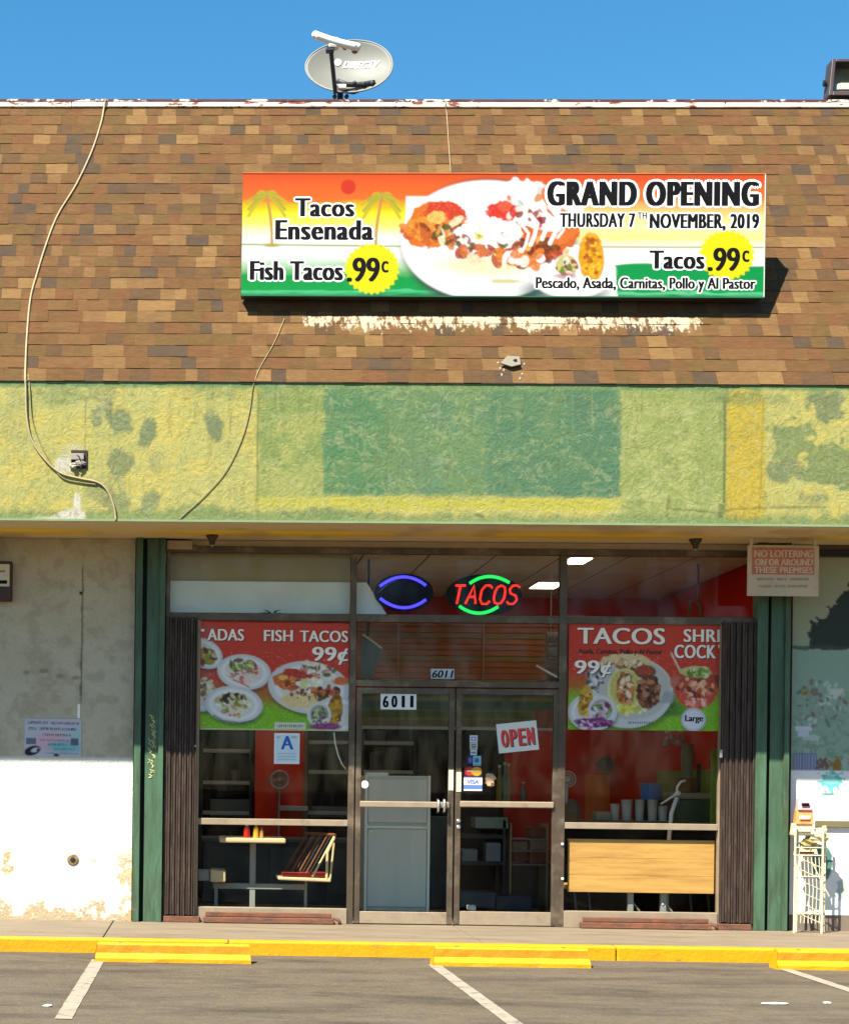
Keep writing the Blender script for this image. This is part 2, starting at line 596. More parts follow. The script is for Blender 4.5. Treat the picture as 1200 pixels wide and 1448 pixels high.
M_yellow = mat('yellow_kerb_paint', (0.46, 0.238, 0.002), 0.6, 0.0, 0.10, 4, 0.4, 30, dirt=(0.30, 0.12, 0.006), dscale=5, dlo=0.55, dhi=0.8)
M_orange = mat('orange_worn_kerb_paint', (0.43, 0.160, 0.003), 0.65, 0.0, 0.16, 6, 0.5, 30, dirt=(0.44, 0.19, 0.003), dscale=6, dlo=0.55, dhi=0.75)
M_white = mat('white_paint', (0.72, 0.71, 0.67), 0.5, 0.0, 0.05, 5)
M_offwhite = mat('aged_white', (0.50, 0.50, 0.45), 0.6, 0.0, 0.08, 5)
M_grey = mat('grey_paint', (0.26, 0.27, 0.26), 0.5, 0.1, 0.1, 5)
M_steel = mat('stainless_steel', (0.2880, 0.3040, 0.2960), 0.4, 0.6, 0.08, 3)
M_ink = mat('black_ink', (0.004, 0.004, 0.005), 0.6, spec=0.08)
M_halo = mat('white_ink', (0.72, 0.72, 0.70), 0.5, 0, 0.02)
M_cream_ink = mat('cream_ink', (0.80, 0.75, 0.66), 0.5, 0, 0.02)
M_shadow_ink = mat('dark_print_ink', (0.05, 0.02, 0.015), 0.5)
M_red_ink = mat('red_ink', (0.62, 0.05, 0.04), 0.5)
M_blue_ink = mat('blue_ink', (0.01, 0.10, 0.42), 0.5)
M_red = mat('red_wall_paint', (0.55, 0.022, 0.006), 0.8, 0, 0.12, 2, spec=0.04)
M_lime = mat('lime_wall_paint', (0.13, 0.22, 0.008), 0.8, 0, 0.12, 2)
M_orange_wall = mat('orange_wall_paint', (0.60, 0.12, 0.010), 0.8, 0, 0.2, 2, spec=0.04)
M_tile = mat('ceiling_tile', (0.80, 0.74, 0.60), 0.9, 0, 0.05, 4, 0.2, 80)
M_floor = mat('interior_floor_tile', (0.09, 0.085, 0.08), 0.35, 0, 0.2, 2)
M_wood = mat('honey_wood', (0.56, 0.32, 0.10), 0.45, 0, 0.16, 3, 0.05, 30, dirt=(0.36, 0.17, 0.045), dscale=2.6, dlo=0.5, dhi=0.75, stretch=(0.8, 3, 9))
M_wood_dk = mat('dark_slats', (0.16, 0.055, 0.018), 0.5, 0, 0.25, 5, stretch=(1, 3, 6))
M_glass = glass_mat('window_glass', 0.93, 1.0)
M_cable = mat('cream_cable', (0.32, 0.25, 0.15), 0.6, 0, 0.12, 12)
M_cable_y = mat('painted_cable', (0.19, 0.19, 0.075), 0.6, 0, 0.12, 12)
M_rubber = mat('black_rubber', (0.012, 0.012, 0.012), 0.8)

scuff(M_yellow, (0.16, 0.10, 0.03), 5.0, 0.60, 0.68, (1, 2, 3), 0.75)
scuff(M_yellow, (0.22, 0.17, 0.11), 14.0, 0.66, 0.70, (1, 1, 1.5), 0.9)
scuff(M_orange, (0.20, 0.10, 0.02), 5.0, 0.56, 0.68, (1, 2, 3), 0.7)
scuff(M_track, (0.05, 0.035, 0.028), 6.0, 0.5, 0.65, (1, 2, 3), 0.8)
scuff(M_green, (0.20, 0.085, 0.04), 5.0, 0.66, 0.70, (1.5, 1, 1), 0.9)
scuff(M_green, (0.13, 0.19, 0.12), 9.0, 0.60, 0.70, (3, 1, .4), 0.6)
# ================================================================== GROUND
def asphalt_material():
    m = mat('asphalt', (0.084, 0.066, 0.045), 0.9, 0, 0.16, 9.0, 0.9, 60, dirt=(0.100, 0.080, 0.056), dscale=0.8, dlo=0.42, dhi=0.68)
    N, L = m.node_tree.nodes, m.node_tree.links
    bs = N['Principled BSDF']
    src = bs.inputs['Base Color'].links[0].from_socket
    g = N.new('ShaderNodeNewGeometry')
    # fine aggregate
    v = N.new('ShaderNodeTexVoronoi'); v.inputs['Scale'].default_value = 55
    L.new(g.outputs['Position'], v.inputs['Vector'])
    mr = N.new('ShaderNodeMapRange'); mr.inputs['To Min'].default_value = 0.84; mr.inputs['To Max'].default_value = 1.18
    L.new(v.outputs['Color'], mr.inputs['Value'])
    # oil and water stains drawn out along the row
    mp = N.new('ShaderNodeMapping'); mp.inputs['Scale'].default_value = (0.9, 2.6, 1)
    L.new(g.outputs['Position'], mp.inputs['Vector'])
    n = N.new('ShaderNodeTexNoise'); n.inputs['Scale'].default_value = 1.0; n.inputs['Detail'].default_value = 10; n.inputs['Roughness'].default_value = 0.68
    L.new(mp.outputs[0], n.inputs['Vector'])
    m2 = N.new('ShaderNodeMapRange'); m2.inputs['From Min'].default_value = 0.46; m2.inputs['From Max'].default_value = 0.66
    m2.inputs['To Min'].default_value = 1.0; m2.inputs['To Max'].default_value = 0.55
    L.new(n.outputs['Fac'], m2.inputs['Value'])
    mu = N.new('ShaderNodeMath'); mu.operation = 'MULTIPLY'
    L.new(mr.outputs[0], mu.inputs[0]); L.new(m2.outputs[0], mu.inputs[1])
    sc = N.new('ShaderNodeVectorMath'); sc.operation = 'SCALE'
    L.new(src, sc.inputs[0]); L.new(mu.outputs[0], sc.inputs['Scale'])
    L.new(sc.outputs[0], bs.inputs['Base Color'])
    return m
M_asphalt = asphalt_material()
M_concrete = mat('sidewalk_concrete', (0.165, 0.130, 0.088), 0.85, 0, 0.14, 2.2, 0.3, 60, dirt=(0.105, 0.080, 0.052), dscale=1.6, dlo=0.48, dhi=0.72, stretch=(0.6, 2.5, 1))
scuff(M_asphalt, (0.022, 0.019, 0.016), 1.7, 0.62, 0.72, (0.7, 2.4, 1), 0.75)
scuff(M_asphalt, (0.125, 0.105, 0.08), 3.1, 0.64, 0.70, (0.6, 2.0, 1), 0.4)
scuff(M_concrete, (0.060, 0.050, 0.036), 2.6, 0.58, 0.70, (0.8, 2.2, 1), 0.6)
ZA = -0.109
CY = -1.87
gr = MB().add([(-300, -300, ZA), (300, -300, ZA), (300, 300, ZA), (-300, 300, ZA)], [(0, 1, 2, 3)]).build('parking_lot', M_asphalt)
tag(gr, 'grey stained asphalt parking lot', kind='structure')

sw = bpy.data.objects.new('sidewalk', None); COL.objects.link(sw); tag(sw, 'narrow concrete sidewalk in front of the shop', kind='structure')
j0 = P(160, 1303, -0.1).x
xs = [j0 + k * 3.05 for k in (-3, -2, -1, 0, 1, 2, 3, 4)]
for a, b in zip(xs[:-1], xs[1:]):
    MB().box(a + 0.004, b - 0.004, CY + 0.154, 0.30, ZA + 0.005, 0.0).build('slab', M_concrete, sw, bevel=0.006)
kb = bpy.data.objects.new('kerb', None); COL.objects.link(kb); tag(kb, 'yellow painted kerb along the sidewalk', kind='structure')
k1 = P(872, 1335, CY).x
xs = [k1 + k * 3.05 for k in (-4, -3, -2, -1, 0, 1, 2, 3)]
for a, b in zip(xs[:-1], xs[1:]):
    MB().box(a + 0.003, b - 0.003, CY, CY + 0.15, ZA - 0.05, 0.002).build('kerb_stone', M_yellow, kb, bevel=0.016, seg=3)

# painted bay lines
M_line = mat('worn_white_line', (0.24, 0.21, 0.165), 0.8, 0, 0.10, 5, 0.3, 100, dirt=(0.085, 0.075, 0.06), dscale=9, dlo=0.54, dhi=0.66)
for i, (ua, va, ub, vb, w) in enumerate(((137.5, 1360, 89, 1441, 0.100), (617.5, 1367.5, 727.5, 1448, 0.095), (1115, 1372.5, 1200, 1400, 0.095))):
    a, b = PG(ua, va, ZA + 0.004), PG(ub, vb, ZA + 0.004)
    d = (b - a)
    if i > 0:
        b = a + d * ((-7.6 - a.y) / d.y)
    a = a - d.normalized() * 0.15
    d = (b - a).normalized()
    n = Vector((d.y, -d.x, 0)) * w / 2
    st = [a + (b - a) * (k / 24) for k in range(25)]
    rnd = random.Random(i)
    vs = []
    for p in st:
        e1, e2 = 1 + (rnd.random() - 0.5) * 0.1, 1 + (rnd.random() - 0.5) * 0.1
        vs += [tuple(p + n * e1), tuple(p - n * e2)]
    o = MB().add(vs, [(2 * k, 2 * k + 1, 2 * k + 3, 2 * k + 2) for k in range(24)]).build('bay_line', M_line)
    tag(o, kind='structure', label=['worn white bay line left of the left wheel stop', 'worn white bay line running from the middle wheel stop', 'worn white bay line running from the right wheel stop'][i])

# wheel stops
def stop_mesh(L_):
    prof = [(0.00, 0.0), (0.00, 0.030), (0.035, 0.066), (0.042, 0.128), (0.058, 0.142), (0.120, 0.142), (0.136, 0.128), (0.143, 0.066), (0.18, 0.030), (0.18, 0.0)]
    n = len(prof)
    m = MB()
    segs = 14
    rnd = random.Random(4)
    vs = []
    for i in range(segs + 1):
        x = L_ * i / segs
        for j, (py, pz) in enumerate(prof):
            e = 0.018 * (1 if i == 0 else -1 if i == segs else 0) * (pz / 0.14)
            vs.append((x + e, py + (rnd.random() - 0.5) * 0.004, pz + (rnd.random() - 0.5) * 0.003 * (pz > 0)))
    fs = []
    ms = []
    for i in range(segs):
        for j in range(n - 1):
            fs.append((i * n + j, (i + 1) * n + j, (i + 1) * n + j + 1, i * n + j + 1))
            ms.append(1 if j in (2,) and 0 <= i < segs else 0)
    m.v = vs; m.f = fs; m.m = ms
    m.f.append(tuple(reversed(range(n)))); m.m.append(0)
    m.f.append(tuple(segs * n + j for j in range(n))); m.m.append(0)
    # pin caps
    return m
stops = ((133, 1360.5, 355, 'yellow wheel stop with worn orange face below the left window'),
         (612, 1366.5, 842, 'yellow wheel stop standing in front of the glass doors'),
         (1098, 1371.5, 1325, 'yellow wheel stop cut off by the right edge of the photo'))
first = None
for u0, vb, u1, lab in stops:
    a, b = PG(u0, vb, ZA), PG(u1, vb + 2.3, ZA)
    if first is None:
        first = thing('wheel_stop', (a.x, a.y, ZA), lab, 'wheel stop', 'yellow wheel stops along the kerb')
        mb = stop_mesh(b.x - a.x)
        mb.v = [(x + a.x, y + a.y, z + ZA) for x, y, z in mb.v]
        mb.build('concrete_block', [M_yellow, M_orange], first, bevel=0.004)
        for t in (0.16, 0.84):
            MB().lathe((a.x + (b.x - a.x) * t, a.y + 0.09, ZA + 0.134), [(0.016, 0), (0.016, 0.012)], 12).build('anchor_pin', M_track, first)
    else:
        c = copy_tree(first)
        c.location = (a.x, a.y, ZA)
        c['label'] = lab
        c.scale.x = 1.0

# scraps of paper on the asphalt
for i, (u, v, w, h, r, lab) in enumerate(((1096, 1421, 0.16, 0.06, 0.05, 'larger flat white paper scrap lying on the asphalt at right'), (1168, 1420, 0.055, 0.05, 0.3, 'tiny pale paper scrap near the right edge on the asphalt'), (66, 1424, 0.07, 0.05, 0.1, 'small pale scrap on the asphalt beside the left bay line'))):
    c = PG(u, v, ZA)
    m = MB()
    rr = random.Random(i + 5)
    ring = [(math.cos(q) * w / 2 * (0.8 + 0.4 * rr.random()), math.sin(q) * h / 2 * (0.8 + 0.4 * rr.random())) for q in [k * math.pi / 5 for k in range(10)]]
    vs = [(c.x + x, c.y + y, ZA + 0.005 + 0.008 * rr.random()) for x, y in ring] + [(c.x, c.y, ZA + 0.016)] + [(c.x + x * 0.9, c.y + y * 0.9, ZA + 0.002) for x, y in ring]
    fs = [(k, (k + 1) % 10, 10) for k in range(10)] + [(k, 11 + k, 11 + (k + 1) % 10, (k + 1) % 10) for k in range(10)]
    tag(m.add(vs, fs).build('paper_scrap', M_offwhite), lab, 'litter', 'paper scraps on the asphalt')

# ================================================================== THE BUILDING
B = thing('shop_building', (0, 0, 0), 'single-storey strip mall building with brown shingle mansard roof and patchy green fascia', 'building')
XL, XR = -4.2, 8.6          # ends of the stretch of building that is built
ZS = P(400, 737, YF).z      # soffit height
Z_TOP = PR(285, 150).z
# --- mansard
RW = MB()
NR = 26
SL = math.hypot(Z_TOP - Z_EAVE, (Z_TOP - Z_EAVE) * ROOF_K)
dirs = Vector((0, ROOF_K, 1)).normalized()       # up the slope
nrm = Vector((0, -1, ROOF_K)).normalized()
o0 = Vector((0, YF, Z_EAVE))
ex = SL / NR
top = o0 + dirs * SL
deck = MB()
deck.hexa([(XL, o0.y + 0.02, o0.z - 0.01), (XR, o0.y + 0.02, o0.z - 0.01), (XR, o0.y + 0.30, o0.z - 0.01), (XL, o0.y + 0.30, o0.z - 0.01),
           (XL, top.y + 0.02, top.z), (XR, top.y + 0.02, top.z), (XR, top.y + 0.5, top.z), (XL, top.y + 0.5, top.z)])
roof = deck.build('mansard_roof', mat('roof_underlay', (0.05, 0.04, 0.03), 0.9), B)
bx('flat_roof', (XL, XR, top.y + 0.49, 9.0, Z_TOP - 0.30, Z_TOP - 0.12), mat('tar_roof', (0.12, 0.12, 0.12), 0.9), B)

def shingle_material(name, c):
    m = mat(name, c, 0.92, 0, 0.20, 30, 0.7, 300, dirt=tuple(x * 0.72 for x in c[:3]), dscale=7, dlo=0.5, dhi=0.75, stretch=(0.5, 1, 2))
    N, L = m.node_tree.nodes, m.node_tree.links
    bs = N['Principled BSDF']
    src = bs.inputs['Base Color'].links[0].from_socket
    g = N.new('ShaderNodeNewGeometry')
    sp = N.new('ShaderNodeSeparateXYZ')
    L.new(g.outputs['Position'], sp.inputs[0])
    # lime bloom that runs down below the sign
    zt, zb = PR(700, 450).z, PR(700, 488).z
    xa, xb = PR(420, 465).x, PR(1005, 465).x
    def rng(sock, a, b):
        r = N.new('ShaderNodeMapRange')
        r.interpolation_type = 'SMOOTHSTEP'
        r.inputs['From Min'].default_value = a
        r.inputs['From Max'].default_value = b
        L.new(sock, r.inputs['Value'])
        return r.outputs[0]
    def mul(a, b):
        q = N.new('ShaderNodeMath'); q.operation = 'MULTIPLY'
        L.new(a, q.inputs[0]); L.new(b, q.inputs[1])
        return q.outputs[0]
    band = mul(mul(rng(sp.outputs['Z'], zb, zt - 0.03), rng(sp.outputs['Z'], zt + 0.05, zt)), mul(rng(sp.outputs['X'], xa - 0.1, xa + 0.15), rng(sp.outputs['X'], xb + 0.1, xb - 0.2)))
    mp = N.new('ShaderNodeMapping'); mp.inputs['Scale'].default_value = (1.0, 0.4, 0.45)
    L.new(g.outputs['Position'], mp.inputs['Vector'])
    n = N.new('ShaderNodeTexNoise'); n.inputs['Scale'].default_value = 22; n.inputs['Detail'].default_value = 8; n.inputs['Roughness'].default_value = 0.75
    L.new(mp.outputs[0], n.inputs['Vector'])
    n2 = N.new('ShaderNodeTexNoise'); n2.inputs['Scale'].default_value = 4.0
    L.new(mp.outputs[0], n2.inputs['Vector'])
    ad = N.new('ShaderNodeMath'); ad.operation = 'MULTIPLY_ADD'; ad.inputs[1].default_value = 0.34
    L.new(band, ad.inputs[0]); L.new(n.outputs['Fac'], ad.inputs[2])
    ad2 = N.new('ShaderNodeMath'); ad2.operation = 'MULTIPLY_ADD'; ad2.inputs[1].default_value = 0.25
    L.new(n2.outputs['Fac'], ad2.inputs[0]); L.new(ad.outputs[0], ad2.inputs[2])
    fac = mul(rng(ad2.outputs[0], 0.885, 0.985), rng(band, 0.0, 0.2))
    mx = N.new('ShaderNodeMix'); mx.data_type = 'RGBA'
    L.new(fac, mx.inputs['Factor']); L.new(src, mx.inputs['A'])
    mx.inputs['B'].default_value = (0.40, 0.33, 0.23, 1)
    L.new(mx.outputs['Result'], bs.inputs['Base Color'])
    return m
SH = [shingle_material('shingle_' + n, c) for n, c in (
    ('tan', (0.1338, 0.0721, 0.0255)), ('light_tan', (0.1608, 0.0904, 0.0318)), ('brown', (0.0948, 0.0467, 0.0153)), ('mid_brown', (0.1101, 0.0551, 0.0185)),
    ('umber', (0.0762, 0.0414, 0.0172)), ('grey_brown', (0.0593, 0.0375, 0.0217)), ('olive_brown', (0.0915, 0.0506, 0.0153)), ('red_brown', (0.1033, 0.0459, 0.0160)))]
SHW = [6, 3, 10, 13, 6, 4, 8, 6]
rnd = random.Random(11)
tile_cache = {}
widths = [0.10, 0.125, 0.14, 0.155, 0.17, 0.20]
n_single = 0
rest = MB()
def shingle_pts(w, th):
    # local: x across, s up the slope, h off the slope; wedge, thicker at its lower edge
    L1 = ex + 0.03
    P0 = Vector((0.0015, 0, 0)); 
    out = []
    for (x, s_, h) in ((0.0003, 0, 0.001), (w - 0.0003, 0, 0.001), (w - 0.0003, 0, th), (0.0003, 0, th), (0.0003, L1, -0.004), (w - 0.0003, L1, -0.004), (w - 0.0003, L1, 0.0015), (0.0003, L1, 0.0015)):
        out.append(Vector((x, 0, 0)) + dirs * s_ + nrm * h)
    return out
sh_faces = [(0, 1, 2, 3), (3, 2, 6, 7), (1, 5, 6, 2), (0, 3, 7, 4)]
for r in range(NR):
    x = XL - rnd.random() * 0.2
    base = o0 + dirs * (ex * r - (0.012 if r == 0 else 0)) + nrm * 0.001
    while x < XR:
        w = rnd.choice(widths)
        mi = rnd.choices(range(8), SHW)[0]
        th = rnd.choice((0.0035, 0.0055, 0.0085))
        dz = (rnd.random() - 0.5) * 0.006
        dn = 0.0
        uvis = -2.05 < x + w / 2 < 6.05
        p = Vector((x, 0, 0)) + base + dirs * dz
        if uvis and n_single < 298:
            key = (w, th, mi)
            if key not in tile_cache:
                me = bpy.data.meshes.new('shingle')
                me.from_pydata([tuple(v) for v in shingle_pts(w, th)], [], sh_faces)
                me.materials.append(SH[mi])
                tile_cache[key] = me
            o = bpy.data.objects.new('shingle', tile_cache[key])
            COL.objects.link(o)
            o.parent = roof
            o.location = p
            n_single += 1
        else:
            rest.add([v + p for v in shingle_pts(w, th)], sh_faces, mi)
        x += w
rest.build('shingle_field', SH, roof, kind='stuff')

# coping along the top edge
M_cop = mat('chipped_white_coping', (0.66, 0.60, 0.50), 0.6, 0, 0.08, 6, 0.15, 30, dirt=(0.20, 0.055, 0.035), dscale=4.2, dlo=0.565, dhi=0.60, stretch=(1.2, 1, 5))
z0c, z1c = PR(600, 152.5).z, PR(600, 145.5).z
xc = XL
for k, w in enumerate((2.9, 3.05, 3.05, 3.05, 3.05)):
    x1 = min(xc + w, XR)
    MB().box(xc, x1 - 0.004, top.y - 0.035, top.y + 0.30, z0c + 0.002 * (k % 2), z1c + 0.003 * (k % 2)).build('coping', M_cop, B, bevel=0.008)
    xc = x1
MB().box(XL, XR, top.y - 0.038, top.y + 0.28, z1c - 0.010, z1c + 0.012).build('coping_cap', mat('rust_cap', (0.085, 0.028, 0.024), 0.8, 0, 0.3, 9, dirt=(0.6, 0.55, 0.48), dscale=5, dlo=0.54, dhi=0.57, stretch=(1, 1, 2)), B)

# --- fascia: old paint in patches over rough stucco
M_fascia = print_mat('fascia_paint', 0.8, 0.17, 11, 0.022, 0.08, worm=True)
u0, u1 = -340, 1585
v0, v1 = 541.5, 738
cv = Canvas(u0, v0, u1, v1, step=2.0, gain=0.40, base=(165, 180, 100))
U, V = cv.U, cv.V + 0.0
Vd = V            # sheet is level; its own top and bottom edges
n1 = fbm(U / 42, V / 30, 3, 5, 0.6); n2 = fbm(U / 14, V / 14, 9, 5, 0.62); n3 = fbm(U / 5, V / 5, 21, 3)
yel, yel2, ygr = (224, 209, 114), (210, 204, 120), (184, 192, 120)
grn, grn2, pale, sage = (116, 154, 114), (100, 144, 108), (172, 190, 118), (136, 160, 108)
cv.put(np.ones(U.shape), yel2)
cv.put(sst(n1, 0.42, 0.62), yel)
cv.put(sst(n2, 0.50, 0.70) * 0.45, ygr)
# central greens
def zone(a, b, soft=4, t=v0 + 6, bt=705, s2=5):
    j = (n2 - 0.5) * 8
    return sst(U + j, a - soft, a + soft) * (1 - sst(U + j, b - soft, b + soft)) * sst(Vd + j, t - s2, t + s2) * (1 - sst(Vd + j, bt - s2, bt + s2))
cv.put(zone(375, 472, 4, bt=704) * (0.45 + 0.5 * sst(n1, 0.35, 0.6)), (150, 172, 98))
cv.put(zone(468, 888, 3, bt=700), (122, 158, 106))
cv.put(zone(468, 888, 3, bt=700) * sst(n1, 0.42, 0.66), grn)
cv.put(zone(700, 886, 8, bt=698) * (0.6 + 0.4 * sst(n1, 0.4, 0.6)), grn2)
cv.put(zone(470, 560, 8, bt=698) * sst(n1, 0.35, 0.6) * 0.8, (95, 148, 98))
cv.put(zone(468, 886, 3, bt=700) * sst(n2, 0.54, 0.70) * 0.22, (160, 182, 112))
cv.put(zone(888, 1035, 3, bt=735) * 0.95, (168, 182, 106))
cv.put(zone(888, 1035, 3, bt=735) * sst(n2, 0.50, 0.62) * 0.7, (196, 200, 124))
cv.put(zone(1035, 1090, 3, bt=735) * 0.9, (216, 190, 70))
for a, b, c, d, rr, al in ((150, 560, 26, 18, 0.4, .5), (147, 588, 9, 16, 0.1, .8), (176, 595, 14, 26, -0.6, .9), (217, 612, 11, 20, 0.1, .95), (311, 602, 12, 20, -0.3, .95), (178, 660, 22, 20, 0, .8), (230, 660, 10, 14, 0, .35),
                           (175, 712, 20, 14, 0, .7), (222, 712, 12, 16, 0.2, .8), (90, 560, 40, 12, 0, .6), (290, 724, 50, 9, 0, .7), (470, 726, 60, 8, 0, .8), (150, 700, 16, 20, 0.6, .5), (330, 556, 70, 10, 0, .4), (30, 600, 20, 50, 0, .2),
                           (1128, 620, 34, 26, 0.2, .9), (1115, 662, 24, 16, 0, .85), (1185, 655, 36, 30, -0.5, .9), (1175, 570, 28, 18, 0, .9), (1060, 560, 60, 8, 0, .6), (1160, 700, 24, 8, 0, .6), (-120, 620, 60, 40, 0, .8), (1330, 620, 90, 50, 0, .7)):
    cv.ell(a, b, c, d, (120, 140, 105) if c < 30 else (128, 152, 100), rot=rr, soft=3.5, wob=0.75, freq=0.07, seed=int(a) % 50, a=al * .9)
cv.put(np.where((U > 370) & (U < 890), 1.0, 0.0) * sst(Vd, 702, 705) * (1 - sst(Vd + (n2 - .5) * 10, 716, 722)) * (0.6 + 0.4 * sst(n1, 0.4, 0.6)), (210, 205, 88))
cv.put(sst(Vd + (n2 - .5) * 14, 720, 731) * 0.75, (132, 160, 100))
cv.put(1 - sst(Vd + (n2 - .5) * 8, 546, 552), (126, 162, 104))
cv.put((1 - sst(abs(U - 1033), 1.2, 2.6)) * sst(Vd, 555, 570) * (1 - sst(Vd, 715, 722)) * 0.8, (96, 120, 70))
cv.put((1 - sst(abs(U + 6 * (n1 - .5) - 375), 0.8, 2.4)) * 0.35, (120, 130, 60))
cv.line([(955, 716), (1000, 719), (1030, 722), (1045, 716), (1120, 713), (1175, 712)], 3.0, (110, 112, 55), a=0.55)
for a, b, c, d in ((110, 732, 22, 8), (118, 716, 5, 16), (95, 737, 34, 3), (98, 660, 14, 12)):
    cv.ell(a, b, c, d, (240, 235, 215), wob=0.35, freq=0.12, seed=5, soft=1.5)
cv.ell(112, 650, 20, 22, (215, 215, 185), wob=0.35, freq=0.12, seed=8, soft=2, a=0.5)
wx, wy = fbm(U / 30, V / 30, 61, 3) * 60, fbm(U / 30, V / 30, 62, 3) * 60
rg = 1 - abs(2 * fbm((U + wx) / 26, (V + wy) / 15, 63, 3) - 1)
cv.put(sst(rg, 0.90, 0.985) * 0.27, (214, 216, 158))
rg2 = 1 - abs(2 * fbm((U - wy) / 19, (V + wx) / 24, 64, 3) - 1)
cv.put(sst(rg2, 0.93, 0.99) * 0.30, (110, 126, 82))
cv.put(sst(fbm(U / 3.5, V / 26, 66, 3), 0.55, 0.75) * sst(fbm(U / 90, V / 60, 67, 2), 0.5, 0.7) * 0.22, (120, 118, 66))
for pts_, w_, al_ in (([(127, 556), (128, 610), (126, 655)], 1.6, .45), ([(163, 560), (165, 640), (162, 730)], 1.4, .25), ([(375, 552), (376, 640), (374, 722)], 2.0, .35), ([(800, 556), (802, 640), (800, 700)], 1.5, .25), ([(560, 556), (559, 640), (561, 735)], 1.5, .25),
        ([(610, 705), (640, 700), (668, 708), (700, 702)], 1.6, .3), ([(905, 560), (912, 590), (908, 620), (918, 655)], 1.4, .35), ([(1085, 560), (1087, 640), (1084, 720)], 1.8, .35), ([(250, 560), (246, 590), (254, 620)], 1.3, .3), ([(955, 700), (951, 724)], 5, .4), ([(1027, 712), (1029, 726)], 7, .5), ([(688, 727), (694, 729)], 5, .6)):
    cv.line([(p[0] + 2 * math.sin(p[1]), p[1]) for p in pts_], w_, (88, 96, 60), a=al_)
for k_ in range(46):
    rr_ = random.Random(k_ + 200)
    x_, y_ = 0 + rr_.random() * 1200, 548 + rr_.random() * 20
    cv.line([(x_, y_), (x_ + rr_.random() * 2, y_ + 12 + rr_.random() * 46)], 1.4 + rr_.random() * 1.6, (104, 112, 66) if k_ % 3 else (214, 214, 160), a=.10 + rr_.random() * .16)
cv.put(sst(n3, 0.62, 0.80) * 0.14, (100, 112, 60))
xa, xb, za, zb_ = RC(u0, v0, u1, v1, YF)
ZF1 = Z_EAVE - 0.012
bx('fascia_core', (XL, XR, YF + 0.01, YF + 0.14, ZS, ZF1), mat('grey_stucco', (0.3, 0.3, 0.22), 0.9), B)
xl, xr = P(u0, 640, YF).x, P(u1, 640, YF).x
XLc, XRc = max(xl, XL), min(xr, XR)
cv.sheet('fascia', lambda a, b: (xl + (xr - xl) * a, YF, ZF1 + (ZS - ZF1) * b), M_fascia, B)
bx('fascia_edge', (xl, xr, YF - 0.008, YF + 0.012, ZS - 0.012, ZS + 0.006), mat('fascia_edge_paint', (0.16, 0.22, 0.12), 0.7), B)
bx('drip_edge', (XL, XR, YF - 0.010, YF + 0.02, ZF1 + 0.001, ZF1 + 0.008), mat('drip_metal', (0.05, 0.035, 0.025), 0.6), B)

# soffit: beige with a worn yellow strip
cs = Canvas(-340, 0, 1585, 60, step=4.0, gain=1.05, base=(196, 178, 138))
n = fbm(cs.U / 60, cs.V / 20, 5, 4)
for a, b in ((-340, 160), (205, 632), (668, 1060), (1180, 1585)):
    cs.ell((a + b) / 2, 32, (b - a) / 2, 9, (205, 166, 50), soft=2.5, wob=0.25, freq=0.03, a=0.95)
    cs.ell((a + b) / 2, 30, (b - a) / 2.1, 4, (222, 190, 62), soft=2, wob=0.2, freq=0.04, a=0.9)
cs.put(sst(n, 0.5, 0.75) * 0.5, (150, 132, 98))
cs.sheet('soffit', lambda a, b: (xl + (xr - xl) * a, YF + 0.012 + (0.14 - YF - 0.012) * b, ZS - 0.001), print_mat('soffit_paint', 0.85, 0.3, 30, 0.006, 0.06), B)

# --- left stucco wall
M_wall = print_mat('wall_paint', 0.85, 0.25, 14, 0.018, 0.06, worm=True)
xw1 = P(189, 1000, YW).x
wv0, wv1 = 766, 1303
ul = -400
cw = Canvas(ul, wv0, 189, wv1, step=1.8, gain=0.62, base=(212, 204, 180))
U, V = cw.U, cw.V
n1 = fbm(U / 60, V / 50, 31, 5, 0.6); n2 = fbm(U / 16, V / 16, 33, 5, 0.65); n3 = fbm(U / 6, V / 6, 35, 4, .6)
cw.put(sst(n1, 0.4, 0.7) * 0.35, (200, 188, 158))
cw.put(sst(n2, 0.52, 0.72) * 0.3, (186, 176, 150))
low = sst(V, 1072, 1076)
cw.put(low * 0.8, (255, 253, 244))  # sunlight painted in: wall whitened below the fascia's shadow edge
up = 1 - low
cw.put(up * sst(n2, 0.46, 0.66) * 0.35, (176, 166, 140))  # grime mottling kept to the upper wall, deepening its painted shade
cw.put(sst(n2 * .6 + n3 * .4 + (V - 1300) / 40.0 * 0.30, 0.36, 0.44) * sst(V, 1262, 1280) * 0.85, (186, 160, 116))
cw.put(sst(n2 + (U - 189) / 22.0 * 0.3, 0.36, 0.42) * sst(V, 1185, 1230) * 0.8, (206, 178, 128))
cw.put((1 - sst(abs(U - 14 - (V - 1200) * 0.04 + (n2 - .5) * 20), 3, 7)) * sst(V, 1195, 1205) * (1 - sst(V, 1235, 1245)) * sst(n3, 0.4, 0.55), (196, 172, 122))
cw.put((1 - sst(abs(V - 1222 + (n2 - 0.5) * 46), 2, 4)) * sst(n3, 0.55, 0.65) * low * 0.6, (170, 165, 150))
cw.put((1 - sst(abs(U - 115 + (n2 - .5) * 3), 0.7, 2.0)) * sst(V, 795, 812) * (1 - sst(V, 985, 1010)) * 0.8, (86, 76, 58))
cw.put((1 - sst(np.hypot(U - 113, V - 843), 2, 3)), (60, 50, 40))
for a, b in ((38, 955), (62, 953), (85, 960), (108, 962)):
    cw.ell(a, b, 6, 3, (130, 120, 98), wob=0.5, seed=int(a), a=0.6)
bx('stucco_wall', (P(ul, 1000, YW).x, xw1, YW + 0.004, 0.20, 0, ZS - 0.003), mat('stucco_core', (0.45, 0.42, 0.36), 0.9), B)
xq = P(ul, 1000, YW).x
